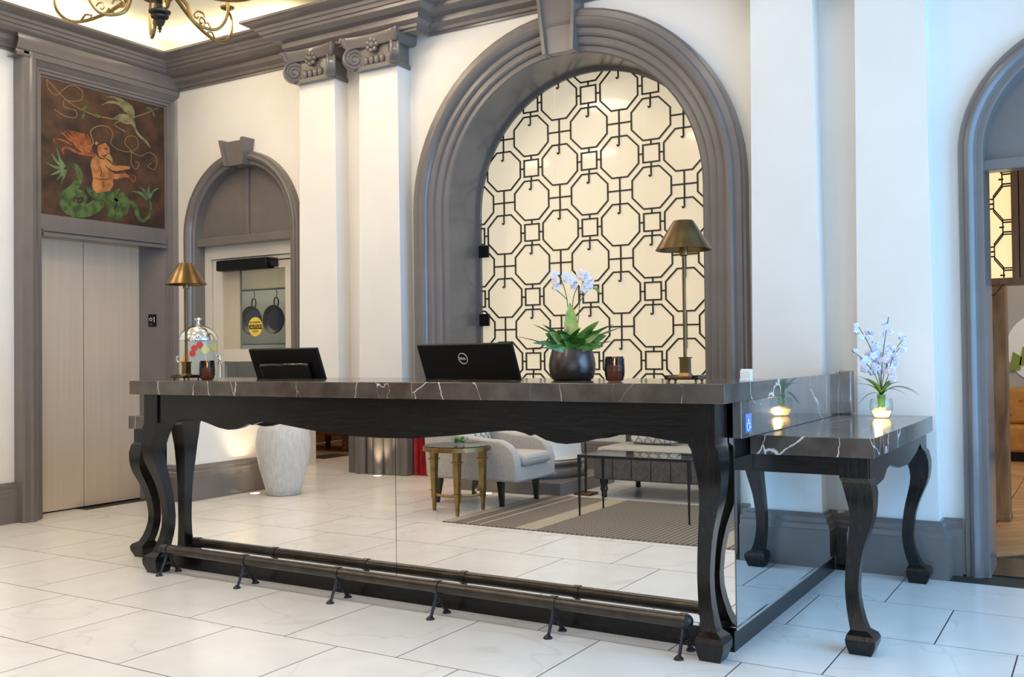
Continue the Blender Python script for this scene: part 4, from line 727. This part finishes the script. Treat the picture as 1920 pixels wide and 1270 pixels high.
# coffee table
ct = thing('coffee_table', 'slim black iron coffee table with glass top on the rug', 'coffee table', (-2.93, .93, 0))
for x in (-3.36, -2.50):
    for y in (.725, 1.125): MB().frustum((x - .005, x + .005, y - .005, y + .005), .008, (x - .010, x + .010, y - .010, y + .010), .445).lathe([(.012, .0085), (.012, .012)], (x, y, 0), 10).build('leg', 'blackiron', ct, smooth=False)
for y in (.725, 1.125): MB().box(-3.37, -2.49, y - .010, y + .010, .440, .460).build('top_rail', 'blackiron', ct, smooth=False)
for x in (-3.36, -2.50): MB().box(x - .010, x + .010, .735, 1.115, .440, .460).build('top_rail', 'blackiron', ct, smooth=False)
MB().box(-3.35, -2.51, .735, 1.115, .451, .459).build('glass_top', 'glass', ct, smooth=False)
# rug
rg = thing('woven_rug', 'grey brown woven rug with pale bands under the coffee table', 'rug', (-2.4, 1.05, 0))
MB().box(-4.13, -.75, .28, 1.80, .0005, .008).build('pile', 'rug', rg, smooth=False)
for x0, x1, m in ((-4.13, -4.04, 'rugband'), (-3.93, -3.915, 'rugline'), (-3.82, -3.805, 'rugline'), (-3.52, -3.36, 'rugband'), (-2.16, -2.0, 'rugband'), (-.87, -.76, 'rugband')): MB().box(x0, x1, .281, 1.799, .0081, .0088).build('band', m, rg, smooth=False)
# column
cl = thing('lobby_column', 'thick white column on a stepped grey base in the lounge', 'column', (-4.495, -.22, 0))
MB().box(-5.03, -3.96, -.755, .316, 0, .115).build('plinth', 'trim', cl, smooth=False, bevel=.006)
MB().lathe([(.45, .115), (.468, .135), (.472, .165), (.46, .19), (.435, .197), (.42, .21), (.425, .225), (.445, .235), (.448, .25), (.44, .262), (.43, .266), (.43, .275)], (-4.495, -.22, 0), 48).build('base_torus', 'trim', cl, ang=40)
MB().lathe([(.425, .275), (.41, .31), (.405, .4), (.37, 3.75), (.40, 3.8), (.45, 3.86), (.45, 3.958)], (-4.495, -.22, 0), 48).build('shaft', 'wall', cl, ang=40)
# floor lamp
fp = thing('floor_lamp', 'slim dark floor lamp standing between column and sofa', 'floor lamp', (-3.84, .08, 0))
MB().box(-3.92, -3.76, .0, .16, .0005, .02).build('base', 'brass', fp, bevel=.004); MB().tube([(-3.84, .08, .02), (-3.84, .08, 1.50)], .010, 10).build('pole', 'iron', fp); MB().lathe([(.17, 1.45), (.10, 1.70), (.097, 1.70), (.167, 1.45)], (-3.84, .08, 0), 32, False).build('shade', 'linen', fp)
# white floor vase
fv = tag(MB().lathe([(.125, 0), (.14, .004), (.165, .08), (.205, .22), (.232, .36), (.238, .46), (.225, .56), (.205, .62), (.19, .64), (.18, .64), (.195, .60), (.20, .50), (.1, .3), (.0, .3)], (-6.22, 1.27, 0), 56, False).build('floor_vase', 'vasew', None, ang=60), 'tall white rippled ceramic floor vase reflected under the desk', 'vase')
# door surround and clustered pilasters, curtain, beyond room
for x0, x1, y0, y1 in ((-6.70, -6.45, .80, .90), (-6.66, -6.50, .74, .80)): pass
struct(MB().box(-6.70, -6.45, .80, .93, 0, 2.6).box(-6.67, -6.48, .77, .80, 0, 2.6).build('trim_12', 'trim', smooth=False), 'grey moulded door casing behind the floor vase')
cp = MB().box(-6.80, -6.70, -.5, -.27, 0, 2.5)
for k, (x, r) in enumerate(((-6.60, .07), (-6.47, .05), (-6.38, .06), (-6.26, .06), (-6.16, .05), (-6.07, .05))): cp.lathe([(r, 0), (r, 2.5)], (x, -.25 - .04 * (k > 2), 0), 14)
cp.box(-6.75, -6.02, -.5, -.26, 0, 2.5); struct(cp.build('trim_13', 'trim', ang=30), 'clustered grey door pilasters lit from the floor')
rows = []
for z in (.004, .6, 1.2, 1.8, 2.3):
    rows.append([(-6.0 + .5 * i / 40, -.36 + .035 * math.sin(i * 1.15), z) for i in range(41)])
tag(MB().grid(rows).grid([[(x, y - .012, z) for x, y, z in r] for r in rows]).build('curtain', 'red', None, ang=80), 'red velvet curtain hanging beside the lounge doorway', 'curtain')
struct(MB().box(-9.5, -5.7, -4.5, -.62, -.05, -.001).build('floor_parlour', 'woodd', smooth=False), 'grey brown timber floor of the room beyond')
struct(MB().box(-9.5, -5.7, -4.6, -4.5, 0, 2.8).build('wall_parlour', 'cabinet', smooth=False), 'dark panelled wall of the room beyond')
struct(MB().box(-9.6, -9.5, -4.5, -.5, 0, 2.8).box(-5.7, -5.6, -4.5, -1.6, 0, 2.8).box(-9.5, -8.1, -.75, -.6, 0, 2.8).build('wall_parlour_side', 'cabinet', smooth=False), 'dark side walls of the room beyond'); struct(MB().box(-9.6, -5.6, -4.6, -.7, 2.8, 2.9).build('ceiling_parlour', 'ceil', smooth=False), 'ceiling of the room beyond')
bn = thing('parlour_bench', 'dark bench on turned wooden feet in the room beyond', 'bench', (-8.3, -2.2, 0))
MB().box(-9.1, -7.6, -2.5, -1.9, .20, .42).build('seat', 'cabinet', bn, bevel=.02)
for x in (-9.0, -8.35, -7.7):
    for y in (-2.4, -2.0): MB().lathe([(.03, 0), (.04, .03), (.03, .06), (.05, .10), (.04, .15), (.05, .2)], (x, y, 0), 14).build('foot', 'cabinet', bn)
def uplight(x, y, label, p=9, tx=0, ty=0):
    t = thing('floor_uplight', label, 'uplight', (x, y, 0), 0, 'recessed floor uplights'); MB().lathe([(.055, .0004), (.055, .004), (.045, .005)], (x, y, 0), 24).build('ring', 'chrome', t); MB().lathe([(.044, .0052), (.0, .0056)], (x, y, 0), 24, False).build('lens', 'downlight', t)
    l = bpy.data.lights.new('uplight_spot', 'SPOT'); l.energy = p; l.color = (1, .80, .52); l.spot_size = math.radians(75); l.spot_blend = .6; l.shadow_soft_size = .03; o = bpy.data.objects.new('uplight_spot', l); COL.objects.link(o); o.parent = t; o.location = (0, 0, .03); o.rotation_euler = (PI + tx, ty, 0)
uplight(-6.48, 1.36, 'floor uplight glowing beside the white floor vase', 22); uplight(-6.30, -.13, 'floor uplight in front of the clustered pilasters', 22); uplight(-4.62, .44, 'floor uplight at the foot of the white column', 22)

# ------------------------------------------------------------------ RESTAURANT THROUGH THE RIGHT ARCH
struct(MB().box(-.54, .56, 5.78, 6.28, -.02, .008).build('trim_14', 'iron', smooth=False), 'dark bronze threshold of the restaurant arch')
rf = struct(MB().box(-3.5, 3.0, 6.09, 12.6, -.05, -.008).build('floor_restaurant', 'grout', smooth=False), 'honey oak herringbone floor of the restaurant'); ORG[rf.name] = Vector()
PM = [mesh_of(MB().add([(-.209, -.209 * q - .0815, -.008), (.209, .209 * q - .0815, -.008), (.209, .209 * q + .0815, -.008), (-.209, -.209 * q + .0815, -.008), (-.209, -.209 * q - .0815, 0), (.209, .209 * q - .0815, 0), (.209, .209 * q + .0815, 0), (-.209, -.209 * q + .0815, 0)], [(0, 3, 2, 1), (4, 5, 6, 7), (0, 1, 5, 4), (1, 2, 6, 5), (2, 3, 7, 6), (3, 0, 4, 7)]), 'plank', 'woodf') for q in (1, -1)]
for i in range(5):
    for j in range(34): link('plank', PM[i % 2], rf, (-1.3 + .424 * i, 6.55 + j * .17, 0))
struct(MB().box(-3.5, 3.0, 12.3, 12.5, 0, 3.4).build('wall_restaurant', 'muralbg', smooth=False), 'pale grey restaurant wall'); struct(MB().box(-3.5, 3.0, 6.1, 12.5, 3.3, 3.4).build('ceiling_restaurant', 'ceil', smooth=False), 'restaurant ceiling')
kb = thing('lattice_cabinet', 'hanging walnut cabinet with glowing octagon lattice in the restaurant', 'cabinet', (-.2, 7.3, 1.64))
MB().box(-.70, .6, 7.2, 7.45, 1.64, 1.68).box(-.51, -.468, 7.2, 7.45, 1.68, 2.8).box(-.462, .6, 7.205, 7.45, 1.68, 2.8).box(-.74, -.70, 7.2, 7.45, 1.64, 2.8).build('frame', 'cabinet', kb, smooth=False)
MB().box(-.70, -.51, 7.25, 7.26, 1.68, 2.8).build('pane', mat('backlit_amber_glass', (.6, .5, .35), .3, emit=(1, .72, .34), estr=1.0), kb, smooth=False)
for X, zz in ((-.66, 1.70), (-.66, 2.02), (-.66, 2.34), (-.66, 2.66), (-.52, 1.86), (-.52, 2.18), (-.52, 2.5)): link('octagon', ME_OCT, kb, (X, 7.24, zz)).scale = (.68, 1, .9)
for zz in (1.70, 2.02, 2.34, 2.66): link('square', ME_SQ, kb, (-.522, 7.24, zz)).scale = (.7, 1, .8); link('bar', ME_H, kb, (-.585, 7.24, zz)).scale = (.9, 1, 1)
for zz in (1.86, 2.18, 2.5): link('bar', ME_CH, kb, (-.66, 7.24, zz)).scale = (.5, 1, 1)
ps = tag(MB().frustum((-.675, -.59, 7.66, 7.86), 0, (-.675, -.59, 7.66, 7.86), 1.66).box(-.68, -.585, 7.65, 7.87, 0, .04).build('timber_post', 'woodpost', None, smooth=False, bevel=.006), 'weathered timber post standing under the lattice cabinet', 'post')
bq = thing('leather_banquette', 'tan tufted leather banquette against the restaurant wall', 'banquette', (-.2, 11.9, 0))
MB().box(-1.0, 1.0, 11.75, 12.25, .1, .385).build('seat', 'leather', bq, bevel=.03); MB().box(-1.0, 1.0, 12.05, 12.28, .385, .78).build('backrest', 'leather', bq, bevel=.04); MB().box(-.98, .98, 11.8, 12.2, 0, .1).build('base', 'black', bq, smooth=False)
for i in range(10):
    for j in range(2): MB().sphere((-.9 + i * .2 + .1 * j, 12.045, .5 + .15 * j), .014, 8).build('tuft_button', 'leather', bq)
mu = thing('wall_mural', 'round stained glass style mural with green leaves and purple blocks', 'mural', (-.55, 12.29, 1.2))
MB().prism([(-.55 + .40 * math.cos(2 * PI * i / 40), 1.22 + .40 * math.sin(2 * PI * i / 40)) for i in range(40)], 'y', 12.285, 12.298).build('disc', 'white', mu, smooth=False)
for a, m in ((0, 'mgreen'), (1, 'mgreen'), (2, 'mpurple'), (3, 'mpurple'), (4, 'mpurple'), (5, 'muralbg')):
    x = -.86 + .1 * a; z = 1.16 - .06 * abs(a - 2) if m == 'mgreen' else .98 + .03 * (a % 2); MB().prism([(x - .06, z - .07), (x + .05, z - .06), (x + .07, z + .08), (x - .02, z + .14)], 'y', 12.27, 12.284).build('piece', m, mu, smooth=False)

# ------------------------------------------------------------------ CHANDELIER AND ADDED CEILING LIGHTS
HX, HY = -5.02, 4.06
ch = thing('chandelier', 'aged bronze and gilt chandelier with scrolled arms under the ceiling', 'chandelier', (HX, HY, 3.25))
MB().lathe([(.002, 0), (.010, .008), (.006, .018), (.016, .026), (.010, .036), (.024, .05), (.034, .075), (.03, .085), (.052, .095), (.056, .105), (.045, .115), (.065, .125), (.068, .135), (.05, .145), (.026, .155), (.022, .18), (.04, .20), (.075, .215), (.10, .25), (.10, .30), (.06, .33), (.03, .36), (.025, .70)], (HX, HY, 3.25), 28, True).build('stem_body', 'verdi', ch, ang=40)
for k in range(8):
    a = 2 * PI * k / 8 + .25; c_, s_ = math.cos(a), math.sin(a)
    def Q(r, z): return (HX + r * c_, HY + r * s_, 3.25 + z + zo)
    big = k % 2 == 0; RR = .80 if big else .42; zo = .12 if big else .05
    pts = [(.08, .22), (.16, .16), (RR * .5, .05), (RR * .8, .02), (RR * .97, .10), (RR, .22), (RR * .93, .28)]
    arm = MB().tube([Q(*p) for p in smoothp(pts, 5)], [.014 - .006 * i / 30 for i in range(31)], 8).build('arm', 'gold', ch)
    MB().tube([Q(RR * .55 + .045 * (1 - t) * math.cos(6 * t), .09 + .045 * (1 - t) * math.sin(6 * t)) for t in [i / 14 for i in range(15)]], .006, 6).tube([Q(RR * .75, .02), Q(RR * .7, .06), Q(RR * .64, .05), Q(RR * .66, .02)], .007, 6).build('scroll', 'gold', arm)
    MB().lathe([(.012, .27), (.045, .285), (.05, .295), (.02, .30), (.015, .31), (.015, .39)], (HX + RR * .93 * c_, HY + RR * .93 * s_, 3.25 + zo), 14).build('candle_cup', 'gold', arm); MB().sphere((HX + RR * .93 * c_, HY + RR * .93 * s_, 3.25 + zo + .41), .018, 8, 1.6).build('bulb', 'bulb', arm)
point('chandelier_light', (HX, HY, 3.66), 35, (1, .82, .55), .25, ch)
DL = [(-6.2, 2.6), (-5.9, 4.7), (-4.3, 4.9), (-3.0, 4.6), (-1.6, 4.7), (-4.6, 2.6), (-3.0, 2.4), (-1.4, 2.4), (-5.8, .4), (-4.2, .6), (-2.6, .5), (-1.0, .6), (-2.6, -1.0), (-6.9, .3)]  # unseen downlights, added to give the lobby warm ambient light
for i, (x, y) in enumerate(DL):
    t = thing('added_downlight', 'unseen round downlight added to the lobby ceiling for warm fill', 'downlight', (x, y, ZC), 0, 'added ceiling downlights')
    MB().lathe([(.085, -.001), (.085, -.008), (.065, -.010), (.06, -.002)], (x, y, ZC), 24, False).build('ring', 'chrome', t); MB().lathe([(.06, -.004), (.0, -.004)], (x, y, ZC), 24, False).build('lens', 'downlight', t)
    l = bpy.data.lights.new('downlight_fill', 'AREA'); l.shape = 'DISK'; l.size = .5; l.energy = 4 if x > -2 else 10.5 if y > 4.5 else 18; l.color = WARM; o = bpy.data.objects.new('downlight_fill', l); COL.objects.link(o); o.parent = t; o.location = (0, 0, -.03)
for x, y, p in ((-.2, 8.0, 30), (-.2, 10.5, 40)): area('restaurant_light', (x, y, 3.2), (0, 0, 0), 1.2, 1.2, p, (1, .78, .5))
area('kitchen_light', (-7.4, 6.8, 2.3), (0, 0, 0), 1.5, .6, 13, (1, .88, .66)); area('parlour_light', (-7.4, -2.0, 2.7), (0, 0, 0), 2, 2, 30, (1, .75, .5))
